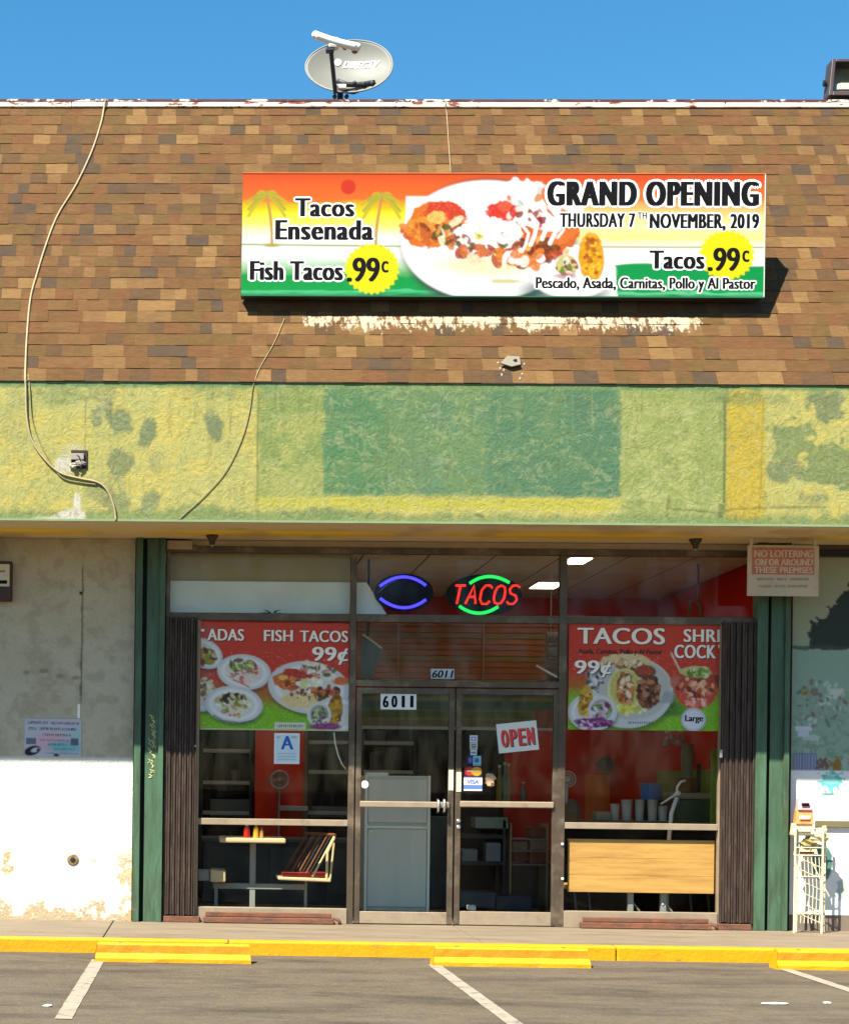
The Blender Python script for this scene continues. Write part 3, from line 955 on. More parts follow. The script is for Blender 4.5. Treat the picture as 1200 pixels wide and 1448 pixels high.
zq = RC(0, wv0, 189, wv1, YW)
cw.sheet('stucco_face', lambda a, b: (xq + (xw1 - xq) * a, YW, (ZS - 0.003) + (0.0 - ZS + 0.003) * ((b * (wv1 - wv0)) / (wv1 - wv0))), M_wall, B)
# plate over a plugged outlet in the white wall
pc = P(103, 1216, YW)
o = thing('wall_outlet_plate', (pc.x, YW, pc.z), 'small round metal cover low in the white stucco wall', 'wall cover')
MB().lathe((pc.x, YW, pc.z), [(0.052, 0), (0.052, 0.006), (0.044, 0.010), (0.0, 0.010)], 24, 'y').build('rim', mat('old_brass', (0.25, 0.17, 0.08), 0.5, 0.5, 0.4, 30), o)
MB().lathe((pc.x, YW - 0.010, pc.z), [(0.022, 0), (0.020, 0.008), (0.0, 0.009)], 16, 'y').build('plug', M_black, o)
for dx in (-0.024, 0.024):
    MB().lathe((pc.x + dx, YW - 0.010, pc.z + 0.012), [(0.006, 0), (0.005, 0.004)], 10, 'y').build('screw', M_steel, o)

# --- green steel posts (open channels, each two flanges and a web)
def post(ua, ug0, ug1, ub, label=None):
    y0, y1 = -0.13, 0.02
    v = 1050
    xa, g0, g1, xb = [P(u, v, y0).x for u in (ua, ug0, ug1, ub)]
    o = MB().box(xa, g0, y0, y1, 0.0, ZS - 0.002).build('green_post', M_green, B, bevel=0.004)
    MB().box(g1, xb, y0 + 0.035, y1, 0.0, ZS - 0.002).build('post_web', M_green, o, bevel=0.003)
    MB().box(xb - 0.045, xb, y0 + 0.002, y0 + 0.036, 0.0, ZS - 0.002).build('post_flange', M_green, o, bevel=0.003)
    MB().box(g0 + 0.001, g1 - 0.001, y0 + 0.07, y1 - 0.01, 0.0, ZS - 0.003).build('gap_shade_strip', M_gap_shade, o)  # dark strip painted in for the shade inside the open channel
    return o
pl = post(189.5, 199, 205, 231)
pr = post(1069, 1084, 1090, 1116)
# wrong-coloured scrawl of old paint on the left post
xg = P(216, 1050, -0.092).x
rr = random.Random(3)
gm = MB()
for i in range(13):
    z = P(210, 1012 + i * 7, -0.095).z
    for k in range(3):
        a = xg - 0.045 + rr.random() * 0.05
        gm.tube([(a, -0.097, z + rr.random() * .02), (a + 0.012 + rr.random() * 0.02, -0.097, z - 0.01), (a + rr.random() * 0.03, -0.097, z - 0.028)], 0.0035, 5)
gm.build('graffiti', mat('pale_graffiti', (0.42, 0.42, 0.18), 0.6, 0, 0.3, 20), B, kind='stuff')

# --- storefront frame
fy0, fy1 = -0.045, 0.022
def fr(name, uv, m=M_frame, y0=fy0, y1=fy1, bevel=0.004, parent=None):
    return pbx(name, uv, y0, y1, m, parent or SF, bevel)
SF = bx('storefront_header', (P(233, 777, fy0).x, P(1076, 777, fy0).x, fy0 - 0.004, fy1, P(650, 784, fy0).z, P(650, 775, fy0).z), M_frame, B, 0.003)
zh = P(650, 775, fy0).z
bx('header_wall', (xw1 + 0.002, P(1120, 800, 0).x, 0.0, 0.15, zh + 0.001, ZS - 0.004), mat('header_stucco', (0.56, 0.47, 0.34), 0.9, 0, 0.1, 5), B)
HX = []
def zz(u, v): return P(u, v, fy0).z
z_sill0, z_rail_t, z_rail_b = 0.0, zz(650, 869.5), zz(650, 880.5)
x_l0, x_l1 = P(233, 1000, fy0).x, P(238.5, 1000, fy0).x
x_m0, x_m1 = P(493, 1050, fy0).x, P(501.7, 1050, fy0).x
x_n0, x_n1 = P(789, 1050, fy0).x, P(799.5, 1050, fy0).x
x_r0, x_r1 = P(1067, 1000, fy0).x, P(1074, 1000, fy0).x
z_h = P(650, 784, fy0).z
for a, b in ((x_l0, x_l1), (x_m0, x_m1), (x_n0, x_n1), (x_r0, x_r1)):
    bx('mullion', (a, b, fy0, fy1, 0.0, z_h), M_frame, SF, 0.004)
for a, b in ((x_l1, x_m0), (x_m1, x_n0), (x_n1, x_r0)):
    bx('transom_bar', (a, b, fy0 + 0.003, fy1, z_rail_b, z_rail_t), M_frame, SF, 0.004)
# transom panes
for a, b in ((x_l1, x_m0), (x_m1, x_n0), (x_n1, x_r0)):
    bx('transom_pane', (a, b, 0.0, 0.004, z_rail_t, z_h), M_glass, SF)
# pane above doors
z_d1, z_d0 = zz(650, 963), zz(650, 972)
bx('door_header', (x_m1, x_n0, fy0 + 0.003, fy1, z_d0, z_d1), M_frame, SF, 0.004)
bx('transom_pane', (x_m1, x_n0, 0.0, 0.004, z_d1, z_rail_b), M_glass, SF)
# side windows
def window(xa, xb, umid, v_rail, v_sill, v_sillb):
    z_r1, z_r0 = zz(umid, v_rail - 4.5), zz(umid, v_rail + 4.5)
    z_s1 = zz(umid, v_sill)
    bx('window_rail', (xa, xb, fy0 + 0.005, -0.004, z_r0, z_r1), M_frame_tan, SF, 0.004)
    bx('window_sill', (xa, xb, fy0 - 0.01, fy1, 0.0, z_s1), M_frame_tan, SF, 0.004)
    bx('window_pane', (xa, xb, 0.0, 0.004, z_r1, z_rail_b), M_glass, SF)
    bx('window_pane', (xa, xb, 0.0, 0.004, z_s1, z_r0), M_glass, SF)
xgl = P(281, 1100, fy0).x
xgr = P(1016, 1100, fy0).x
window(xgl, x_m0, 390, 1163, 1284, 1303)
window(x_n1, xgr, 910, 1169, 1290, 1309)
bx('side_jamb', (P(275, 1100, fy0).x, xgl, fy0, fy1, 0.0, z_rail_b), M_frame_tan, SF, 0.003)
bx('side_jamb', (xgr, P(1021, 1100, fy0).x, fy0, fy1, 0.0, z_rail_b), M_frame_tan, SF, 0.003)
bx('side_panel', (x_l1, P(275, 1100, fy0).x, 0.0, 0.05, 0.0, z_rail_b), M_dark, SF)
bx('side_panel', (P(1021, 1100, fy0).x, x_r0, 0.0, 0.05, 0.0, z_rail_b), M_dark, SF)

# --- doors
def door(ua, ub, st, hinge):
    y0, y1 = -0.038, 0.006
    x0, x1 = P(ua, 1140, y0).x, P(ub, 1140, y0).x
    z1, z0 = P(650, 973.5, y0).z, 0.008
    w = 0.049
    D = bx('door', (x0, x0 + w, y0, y1, z0, z1), M_frame, B, 0.004)            # left stile carries the leaf
    bx('stile', (x1 - w, x1, y0, y1, z0, z1), M_frame, D, 0.004)
    bx('top_rail', (x0 + w, x1 - w, y0 + 0.002, y1, z1 - 0.055, z1), M_frame, D, 0.004)
    zb = P((ua + ub) / 2, 1290, y0).z
    bx('bottom_rail', (x0 + w, x1 - w, y0 + 0.002, y1, z0, zb), M_frame_tan, D, 0.004)
    zr = P((ua + ub) / 2, 1138, y0).z
    bx('push_bar', (x0 + w * 0.8, x1 - w * 0.8, y0 - 0.022, y0 - 0.001, zr - 0.028, zr + 0.028), M_frame_tan, D, 0.008)
    bx('glass_pane', (x0 + w, x1 - w, -0.016, -0.012, zb, z1 - 0.055), M_glass, D)
    return D, x0, x1, y0
D1, a1, b1, yd = door(502.3, 641, 0, 0)
D2, a2, b2, yd = door(643.5, 788.5, 0, 1)
# worn white strike plates, pulls and locks
for D, u, v0_, v1_ in ((D1, 638, 1089, 1118), (D2, 649, 1092, 1120)):
    pbx('strike_plate', (u - 4, v0_, u + 3, v1_), yd - 0.005, yd - 0.0005, mat('strike_white', (0.55, 0.55, 0.40), 0.5, 0.2, 0.2, 40), D, 0.001)
for u in (619.5, 628):
    x, z = P(u, 1140, yd - 0.06).x, P(u, 1140, yd - 0.06).z
    MB().tube([(x, yd - 0.03, z + 0.055), (x, yd - 0.065, z + 0.045), (x, yd - 0.065, z - 0.045), (x, yd - 0.03, z - 0.055)], 0.011, 8).build('pull_handle', mat('polished_steel', (0.6, 0.6, 0.6), 0.25, 0.9), D1, smooth=True)
for v in (1161, 1170):
    p = P(648, v, yd)
    MB().lathe((p.x, yd - 0.0005, p.z), [(0.017, 0), (0.017, 0.006), (0.010, 0.010), (0, 0.010)], 16, 'y').build('lock_cylinder', MATS['polished_steel'], D2, smooth=False)
p = P(800, 1195, fy0)
for v in (1194, 1243):
    p = P(795, v, fy0)
    MB().lathe((p.x, fy0, p.z), [(0.013, 0), (0.009, 0.012), (0, 0.013)], 12, 'y').build('hinge_bolt', M_white, SF)

# --- folded scissor gates
def gate(u0, u1, v_top, v_bot, seed):
    y0, y1 = -0.10, -0.052
    xa, xb = P(u0, 1100, y0).x, P(u1, 1100, y0).x
    zt, zb = zz(650, 876), 0.06
    rr = random.Random(seed)
    g = bx('folding_gate', (xa, xa + 0.012, y0, y1, zb, zt), M_gate, B, 0.002)
    n = 10
    for i in range(n):
        x = xa + 0.014 + (xb - xa - 0.03) * (i + 0.5) / n
        w = (xb - xa) / n * 0.36
        dy = (i % 2) * 0.014 + rr.random() * 0.004
        MB().box(x - w, x + w, y0 + dy, y0 + dy + 0.022, zb + rr.random() * 0.01, zt - rr.random() * 0.01).build('gate_bar', M_gate, g, bevel=0.0015)
    bx('gate_end_bar', (xb - 0.012, xb, y0 - 0.002, y1, zb, zt), M_gate, g, 0.002)
    lat = MB()
    for k in range(14):
        z = zb + 0.1 + (zt - zb - 0.2) * k / 14
        lat.tube([(xa + 0.01, y0 + 0.042, z), (xb - 0.01, y0 + 0.042, z + 0.14)], 0.004, 5)
    lat.build('gate_lattice', M_gate, g, kind='stuff')
    return g
g1 = gate(235, 277, 0, 0, 1)
g2 = gate(1020, 1066, 0, 0, 2)
p = P(276, 1055, -0.12)
MB().lathe((p.x, -0.10, p.z), [(0.010, 0), (0.008, 0.02)], 10, 'y').build('gate_knob', M_steel, g1)
p = P(1019, 1066, -0.12)
MB().box(p.x - 0.012, p.x + 0.012, -0.125, -0.101, p.z - 0.035, p.z + 0.035).build('gate_latch', M_steel, g2, bevel=0.002)
# bottom tracks in front of the windows
for ua, ub, vt, vb, um in ((287, 472, 1286, 1301, 380), (822, 1006, 1291, 1307, 910)):
    y0 = -0.16
    xa, xb = P(ua, 1295, y0).x, P(ub, 1295, y0).x
    z1 = P(um, vt, y0).z
    t = bx('gate_track', (xa, xb, y0, y0 + 0.09, 0.004, 0.055), M_track, B, 0.006)
    bx('track_rail', (xa + 0.02, xb - 0.02, y0 + 0.02, y0 + 0.06, 0.057, 0.10), M_track, t, 0.006)
    MB().tube([(xb, y0 + 0.04, 0.06), (xb + 0.05, y0 + 0.04, 0.035), (xb + 0.06, y0 + 0.04, 0.0)], 0.015, 8).build('track_hook', M_track, t, smooth=True)
for ua, ub in ((231, 282), (1016, 1062)):
    xa, xb = P(ua, 1300, -0.12).x, P(ub, 1300, -0.12).x
    bx('gate_foot_plate', (xa, xb, -0.125, -0.047, 0.003, 0.055), M_track, B, 0.004)

# --- interior shell
RX0, RX1, RY = x_l0 - 0.02, 5.16, 4.1
ZC = ZS - 0.05
bx('interior_floor', (RX0, RX1 + 0.05, 0.301, RY, -0.05, 0.0), M_floor, B)
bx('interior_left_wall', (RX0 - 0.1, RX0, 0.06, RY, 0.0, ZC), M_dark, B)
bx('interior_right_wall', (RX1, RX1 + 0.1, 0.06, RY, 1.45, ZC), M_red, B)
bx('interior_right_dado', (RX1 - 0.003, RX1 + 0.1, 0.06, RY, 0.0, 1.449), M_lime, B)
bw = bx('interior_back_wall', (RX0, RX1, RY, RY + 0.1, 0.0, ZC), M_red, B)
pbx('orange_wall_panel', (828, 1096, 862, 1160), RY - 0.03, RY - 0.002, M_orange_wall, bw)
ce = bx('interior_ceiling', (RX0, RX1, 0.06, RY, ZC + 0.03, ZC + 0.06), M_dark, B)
nx_, ny_ = 9, 7
for i in range(nx_):
    for j in range(ny_):
        xa = RX0 + (RX1 - RX0) * i / nx_; xb = RX0 + (RX1 - RX0) * (i + 1) / nx_
        ya = 0.07 + (RY - 0.07) * j / ny_; yb = 0.07 + (RY - 0.07) * (j + 1) / ny_
        lit = (i, j) in ((0, 1), (1, 3), (0, 5), (2, 3))  # unseen glowing panels added behind the bulkhead to brighten the interior
        o = bx('unseen_fill_panel' if lit else 'ceiling_tile', (xa + 0.010, xb - 0.010, ya + 0.010, yb - 0.010, ZC, ZC + 0.012), emat('fill_panel_glow', (1.0, 0.9, 0.7), 1.7) if lit else M_tile, ce)
for (xx, yy, w_, d_) in ((3.50, 0.75, 0.10, 0.20), (3.62, 2.75, 0.13, 0.26)):
    fx = bx('light_fixture', (xx - w_ - .02, xx + w_ + .02, yy - d_ - .02, yy + d_ + .02, ZC - 0.012, ZC - 0.002), M_offwhite, ce)
    bx('light_fixture', (xx - w_, xx + w_, yy - d_, yy + d_, ZC - 0.018, ZC - 0.0125), emat('small_fluorescent_panel', (1.0, 0.9, 0.68), 3.5), ce)
gm = MB()
for i in range(nx_ + 1):
    x = RX0 + (RX1 - RX0) * i / nx_
    gm.box(x - 0.009, x + 0.009, 0.07, RY, ZC + 0.002, ZC + 0.02)
for j in range(ny_ + 1):
    y = 0.07 + (RY - 0.07) * j / ny_
    gm.box(RX0, RX1, y - 0.009, y + 0.009, ZC + 0.003, ZC + 0.021)
gm.build('ceiling_grid', mat('grid_metal', (0.22, 0.2, 0.16), 0.6), ce, kind='stuff')
# blank boxed-in panels behind the left transom
pbx('bulkhead_panel', (239, 770, 499, 826), 0.10, 0.14, mat('olive_panel', (0.36, 0.32, 0.19), 0.8, 0, 0.06, 3), B)
x0, x1, z0, z1 = RC(239, 823, 552, 876, 0.09)
MB().hexa([(x0, 0.075, z0), (x1, 0.075, z0), (x1, 0.09, z0), (x0, 0.09, z0), (x0, 0.075, z1), (x1 - 0.22, 0.075, z1), (x1 - 0.22, 0.09, z1), (x0, 0.09, z1)]).build('white_backing_board', mat('pale_blue_board', (0.74, 0.82, 0.84), 0.7, 0, 0.10, 2.5), B)

# --- neighbouring shop front at the right
YN = 0.0
xn0 = P(1119, 1000, YN).x
cn = Canvas(1119, 785, 1500, 1306, step=1.5, gain=0.70, base=(150, 178, 158))
U, V = cn.U, cn.V
n1 = fbm(U / 40, V / 40, 51, 5, .6); n2 = fbm(U / 12, V / 12, 53, 5, .65)
cn.put((1 - sst(V, 900, 930)) * 0.9, (168, 170, 138))
cn.put(sst(n2 + (V - 1020) / 200 * 0.3, 0.50, 0.60) * sst(V, 960, 1000) * 0.6, (116, 140, 118))
cn.put(sst(n2, 0.60, 0.68) * sst(V, 960, 990) * 0.5, (190, 205, 190))
d = fbm(U / 12, V / 9, 57, 4) * 44
edge = 868 + (1200 - U) * 0.55 - sst(U, 1160, 1200) * 20 + d - 38
hole = sst(V, edge - 1.5, edge + 1.5) * (1 - sst(V + (n2 - .5) * 10, 920, 924)) * sst(U + (n2 - .5) * 20, 1140, 1146)
cn.put(hole, (48, 58, 52))
cn.put((1 - sst(abs(V - 919 + (n2 - .5) * 8), 2, 4)) * (1 - sst(U, 1190, 1210)) * 0.8, (70, 78, 66))
cn.put((1 - sst(V, 787, 789)), (40, 40, 32))
cn.ell(1137, 982, 7, 7, (170, 150, 60), soft=1, wob=.1)
cn.ell(1137, 982, 4, 5, (128, 116, 40), soft=1)
cn.ell(1180, 985, 11, 8, (205, 212, 200), wob=.9, freq=.3, seed=3)
cn.rect(1124, 1033, 1148, 1040, (215, 222, 225)); cn.rect(1128, 1038, 1144, 1049, (205, 214, 222)); cn.ell(1150, 1050, 12, 4, (190, 205, 195), wob=1.0, freq=.3, seed=8)
cn.rect(1122, 1072, 1156, 1100, (120, 128, 160)); 
for k in range(8):
    cn.rect(1124 + k * 4, 1074, 1125.5 + k * 4, 1098, (165, 172, 195), soft=.5)
cn.ell(1164, 1088, 9, 9, (125, 95, 95), wob=1.0, freq=.3); cn.ell(1182, 1088, 10, 9, (150, 120, 50), wob=1.1, freq=.35, seed=6); cn.ell(1196, 1086, 5, 12, (170, 185, 175), wob=.8, freq=.3)
cn.scatter(1160, 1000, 36, 34, [(150, 165, 145), (196, 208, 196), (110, 128, 108), (140, 120, 110)], 60, 2.2, 5, 2.5)
cn.put(sst(V, 1096, 1098), (250, 250, 246))
cn.ell(1176, 1113, 16, 13, (110, 205, 195), wob=.9, freq=.22, seed=2)
cn.ell(1176, 1110, 10, 6, (150, 225, 215), wob=.5, freq=.15, seed=4)
cn.ell(1172, 1131, 12, 2, (120, 150, 140), wob=.4)
cn.ell(1165, 1230, 15, 26, (88, 128, 122), wob=.12)
cn.ell(1194, 1270, 8, 16, (150, 168, 158), wob=.5, a=.7)
zt, zb = P(1160, 785, YN).z, 0.14
XN1 = P(1500, 1000, YN).x
NB = bx('neighbour_shopfront', (xn0, XN1, YN + 0.003, 0.12, 0.0, ZS - 0.005), mat('neighbour_frame', (0.16, 0.12, 0.09), 0.7), B)
cn.sheet('painted_out_window', lambda a, b: (xn0 + (XN1 - xn0) * a, YN, zt + (zb - zt) * b), print_mat('whitewashed_glass', 0.5, 0.35, 30, 0.006, 0.05), NB)
pbx('shopfront_rail', (1153, 1163, 1500, 1172), YN - 0.03, YN - 0.002, mat('olive_rail', (0.14, 0.12, 0.06), 0.5), NB, 0.003)
bx('neighbour_header', (P(1120, 780, -0.02).x, XN1, -0.03, 0.0, P(1160, 786, -0.02).z, P(1160, 777, -0.02).z), M_black, NB)
bx('side_wall', (XN1 - 0.01, XR, -0.02, 0.2, 0.0, ZS - 0.006), mat('stucco_core'  , (0.45, 0.42, 0.36), 0.9), B)
bx('rear_wall', (XL, XR, 8.8, 9.0, 0.0, Z_TOP - 0.31), mat('stucco_core', (0.4, 0.4, 0.4)), B)
for xx in (XL, XR - 0.1):
    bx('end_wall', (xx, xx + 0.1, 0.21, 8.79, 0.0, Z_TOP - 0.31), mat('stucco_core', (0.4, 0.4, 0.4)), B)

# ================================================================== THE BANNER SIGN
YS = -0.82
M_vinyl = print_mat('vinyl_print', 0.45)
p0 = P(342, 418, YS)
x0, x1, z0, z1 = RC(342, 245.5, 1080, 418.5, YS)
SG = thing('sign_box', ((x0 + x1) / 2, YS, z0), 'long printed sign box reading Tacos Ensenada and Grand Opening on the shingle roof', 'sign')
bx('cabinet', (x0, x1, YS + 0.004, YS + 0.145, z0, z1), mat('sign_cabinet_metal', (0.05, 0.06, 0.05), 0.5, 0.1), SG, 0.006)
tr = bx('face_trim', (x0 - 0.006, x1 + 0.006, YS - 0.004, YS + 0.02, z0 - 0.008, z0 + 0.001), mat('trim_dark_green', (0.02, 0.10, 0.05), 0.4), SG)
bx('face_trim', (x1 + 0.0005, x1 + 0.008, YS - 0.004, YS + 0.02, z0, z1), M_offwhite, SG)
bx('face_trim', (x0 - 0.006, x1 + 0.006, YS - 0.004, YS + 0.02, z1, z1 + 0.008), mat('trim_orange', (0.5, 0.12, 0.02), 0.4), SG)
for t in (0.08, 0.36, 0.64, 0.92):
    xx = x0 + (x1 - x0) * t
    for zz_ in (z0 + 0.05, z1 - 0.12):
        yb = roof_y(zz_) - 0.02
        if yb > YS + 0.15:
            MB().box(xx - 0.02, xx + 0.02, YS + 0.14, yb, zz_, zz_ + 0.04).build('bracket', M_black, SG)
c = Canvas(0, 0, 740, 173, step=1.3, gain=0.44, base=(255, 255, 255))
U, V = c.U, c.V
def grad(U, V, stops):
    v = np.clip(V, stops[0][0], stops[-1][0])
    out = np.zeros(U.shape + (3,))
    xs_ = [s[0] for s in stops]
    for k in range(3):
        out[..., k] = np.interp(v, xs_, [c.col(s[1])[k] for s in stops])
    return out
ncl = fbm(U / 40, V / 8, 2, 3)
left = grad(U, V + (ncl - 0.5) * 8, [(0, (235, 85, 25)), (38, (248, 120, 35)), (44, (250, 190, 10)), (56, (255, 240, 0)), (72, (255, 250, 120)), (90, (255, 255, 245)), (118, (255, 255, 255)), (136, (150, 215, 150)), (146, (0, 165, 70)), (165, (0, 170, 75)), (167, (90, 215, 150)), (173, (0, 140, 60))])
c.put(np.ones(U.shape), left)
right = grad(U, V + (ncl - 0.5) * 8, [(0, (235, 80, 30)), (34, (250, 125, 50)), (44, (252, 190, 110)), (60, (255, 238, 150)), (75, (255, 250, 190)), (90, (255, 246, 150)), (98, (255, 255, 225)), (110, (255, 255, 255)), (127, (255, 255, 255)), (129, (0, 160, 75)), (165, (0, 165, 80)), (167, (110, 220, 160)), (173, (0, 140, 65))])
rm = sst(U, 420, 470)
c.put(rm, right)
c.put(sst(V, 120, 128) * (1 - sst(V, 172, 174)) * (U > 420) * (U < 530 + (V - 125) * 0.1), (255, 255, 255))
c.line([(0, 101), (232, 103)], 2.2, (150, 170, 90), a=.9)
c.line([(490, 103), (740, 103)], 1.8, (150, 160, 80), a=.9)
# palms
def palm(cx, top, flip):
    for q in range(-5, 6):
        a = -math.pi / 2 + q * 0.42
        L_ = 26 + (q % 2) * 4
        pts = []
        for k in range(6):
            t = k / 5
            pts.append((cx + math.cos(a) * L_ * t, top + math.sin(a) * L_ * t * 0.75 + 17 * t * t))
        c.line(pts, 4.2, (205, 185, 45) if q % 2 else (165, 180, 60), a=.85)
    tr = [(cx + flip * 8 * math.sin(t / 5 * 1.7), top + t / 5 * 68) for t in range(6)]
    c.line(tr, 4.0, (205, 150, 80), a=.9)
    c.ell(tr[-1][0], tr[-1][1] + 2, 12, 2.5, (190, 170, 80))
palm(35, 32, 1); palm(199, 34, -1)
c.ell(151, 19, 10.5, 10.5, (225, 55, 25))
def burst(cx, cy, rx, ry):
    a = np.arctan2(V - cy, U - cx)
    d = np.hypot((U - cx) / rx, (V - cy) / ry) + 0.045 * np.cos(a * 26)
    c.put(1 - sst(d, 0.97, 1.03), (255, 240, 0))
burst(186, 135, 38, 35)
burst(688, 114, 38, 34)
# the large plate with fish taco
c.ell(352, 100, 124, 92, (60, 75, 70), soft=7, a=.9)
c.rect(233, 32, 300, 118, (255, 255, 255), 1.5)
c.ell(348, 94, 122, 85, (255, 255, 255), soft=2)
c.ell(348, 94, 112, 76, (246, 246, 242), soft=5, a=.6)
c.ell(348, 96, 104, 68, (255, 255, 255), soft=5)
c.ell(460, 168, 60, 22, (60, 90, 90), soft=6, a=.7)
c.ell(470, 138, 62, 38, (255, 255, 255), soft=2)
c.ell(345, 130, 62, 14, (255, 238, 150), soft=8, wob=.3, a=.6)
c.ell(275, 72, 42, 32, (235, 120, 25), rot=-.35, wob=.18, freq=.08, seed=4)
c.ell(262, 78, 26, 18, (245, 165, 45), wob=.3, seed=5, a=.8)
c.ell(290, 56, 30, 16, (225, 70, 35), rot=.1, wob=.25, seed=6)
c.ell(278, 62, 13, 9, (252, 205, 100), wob=.3, seed=8, a=.9)
c.scatter(292, 84, 34, 18, [(150, 50, 20), (215, 105, 35), (120, 60, 20), (235, 150, 60), (250, 235, 190), (90, 90, 20)], 46, 4.2, 7, 2.6)
c.scatter(240, 80, 12, 10, [(235, 140, 40), (215, 90, 25)], 8, 5, 9)
c.ell(425, 90, 62, 34, (225, 105, 30), rot=-.45, wob=.25, freq=.07, seed=14)
c.ell(452, 80, 34, 20, (238, 125, 45), rot=-.5, wob=.2, seed=15)
c.scatter(405, 112, 60, 22, [(190, 70, 20), (235, 130, 40), (120, 55, 15), (245, 190, 90)], 44, 5, 17, 2.2)
c.ell(420, 44, 62, 34, (255, 255, 255), rot=.25, wob=.2, freq=.06, seed=18)
c.scatter(420, 40, 55, 22, [(225, 140, 60), (220, 225, 220), (235, 120, 60), (200, 205, 200)], 16, 4, 21, 2.4)
c.ell(368, 54, 21, 14, (235, 60, 45), wob=.3, seed=22, soft=2)
c.ell(374, 46, 10, 8, (245, 95, 60), wob=.2, seed=23)
c.scatter(400, 60, 40, 12, [(220, 60, 40), (150, 40, 30), (250, 240, 230)], 14, 4, 24, 2.5)
c.ell(352, 84, 44, 22, (255, 255, 252), wob=.35, freq=.10, seed=25)
c.ell(338, 86, 7, 9, (235, 225, 120), wob=.2); c.ell(338, 86, 3, 5, (200, 190, 60))
for k, (a, b, l) in enumerate(((436, 60, 32), (447, 58, 40), (420, 70, 30), (458, 64, 26), (408, 84, 26), (390, 92, 22))):
    c.line([(a - 10, b - 12), (a, b), (a - 4 + 3 * (k % 2), b + l * .6), (a - 9, b + l)], 6 - (k > 2) * 2, (255, 255, 255))
c.scatter(350, 96, 48, 14, [(255, 255, 255), (90, 110, 60), (255, 250, 230), (170, 60, 30), (255, 255, 255)], 40, 3.0, 27, 2.8)
c.scatter(330, 112, 22, 14, [(190, 75, 35), (150, 60, 25), (245, 230, 190), (225, 120, 60)], 16, 5, 28, 1.8)
c.scatter(400, 118, 26, 10, [(255, 255, 255), (235, 130, 50), (250, 245, 235)], 14, 5, 29, 1.8)
c.ell(375, 152, 22, 3, (215, 205, 120), wob=.3, a=.8)
# little plate with cabbage and fried fish
c.ell(497, 118, 18, 36, (240, 170, 10), rot=-.05, wob=.08)
c.scatter(497, 118, 12, 30, [(200, 110, 5), (255, 205, 40), (180, 90, 10)], 26, 3, 30, 2.0)
c.ell(462, 132, 19, 18, (255, 255, 255), soft=2)
c.ell(462, 130, 15, 15, (215, 205, 130), wob=.15)
c.scatter(462, 130, 12, 11, [(150, 40, 90), (120, 150, 50), (250, 240, 220), (60, 30, 50), (225, 215, 120)], 22, 2.6, 31, 2.6)
c.ell(460, 144, 15, 4, (190, 60, 120), wob=.3, a=.6)
c.grain(233, 0, 640, 173, 0.45, 0.35, (348, 88, 112, 62))
c.grain(470, 80, 540, 160, 0.45, 0.35, (497, 118, 18, 36))
fnS = lambda a, b: (x0 + (x1 - x0) * a, YS, z1 + (z0 - z1) * b)
face = c.sheet('printed_face', fnS, M_vinyl, SG)
def st(s, u0, v0, u1, v1, **k):
    return ltext(s, (u0, v0, u1, v1), YS, M_ink, face, halo=M_halo, **k)
st('Tacos', 417, 280, 501, 306, thick=0.07, halo_w=0.10, spacing=1.10)
st('Ensenada', 389, 311, 528, 339, thick=0.07, halo_w=0.10, spacing=1.10)
st('Fish Tacos', 353, 369, 485, 396, thick=0.07, halo_w=0.10, spacing=1.08)
ltext('.99', (490, 364, 537, 398), YS, M_ink, face, thick=0.045)
ltext('c', (539, 369, 549, 385), YS, M_ink, face, bold=0.035)
st('GRAND OPENING', 773, 256, 1073, 291, thick=0.085, halo_w=0.10, spacing=1.20)
st('THURSDAY 7', 791, 301, 898, 321, thick=0.055, halo_w=0.10, spacing=1.12)
st('TH', 901, 300, 914, 309, bold=0.045, halo_w=0.10, spacing=1.1)
st('NOVEMBER, 2019', 918, 302, 1073, 326, thick=0.055, halo_w=0.10, spacing=1.12)
st('Tacos', 918, 354, 996, 380, thick=0.07, halo_w=0.10, spacing=1.10)
ltext('.99', (1000, 350, 1046, 383), YS, M_ink, face, thick=0.045)
ltext('c', (1049, 354, 1059, 370), YS, M_ink, face, bold=0.035)
st('Pescado, Asada, Carnitas, Pollo y Al Pastor', 757, 392, 1068, 413, thick=0.045, halo_w=0.10, spacing=1.05)

# ================================================================== SATELLITE DISH
M_dish = mat('dish_grey', (0.130, 0.133, 0.118), 0.5, 0, 0.04, 5)
M_dishdk = mat('dish_bracket', (0.035, 0.042, 0.05), 0.5, 0.2)
yD = 1.05
dc = P(493, 92.5, yD)
pb = P(481, 150, 1.12)
DS = thing('satellite_dish', (pb.x, 1.12, Z_TOP - 0.02), 'grey oval satellite dish on the roof edge above the sign', 'satellite dish')
ra, rb = P(555, 94, yD).x - dc.x, 0.300
rota = R(-11)
nv = Vector((-0.16, -0.93, 0.30)).normalized()
ax = Vector((1, 0, 0)); ax = (ax - nv * ax.dot(nv)).normalized()
ay = nv.cross(ax) * -1
if ay.z < 0: ay = -ay
A1 = ax * math.cos(rota) + ay * math.sin(rota)
A2 = -ax * math.sin(rota) + ay * math.cos(rota)
def dpt(a, b, lift=0.0):
    """a, b in -1..1 on the dish face"""
    r2 = a * a + b * b
    return dc + A1 * (a * ra) + A2 * (b * rb) + nv * (-0.075 * (1 - r2) + lift)
m = MB()
nr, na = 16, 64
vs = [tuple(dpt(0, 0))]
for i in range(1, nr + 1):
    for j in range(na):
        q = 2 * math.pi * j / na
        r = i / nr
        # slightly egg-shaped
        vs.append(tuple(dpt(r * math.cos(q), r * math.sin(q) * (1 + 0.06 * math.cos(q)))))
k = len(vs)
vs += [tuple(Vector(v) - nv * 0.010) for v in vs]
fs = [(0, 1 + j, 1 + (j + 1) % na) for j in range(na)]
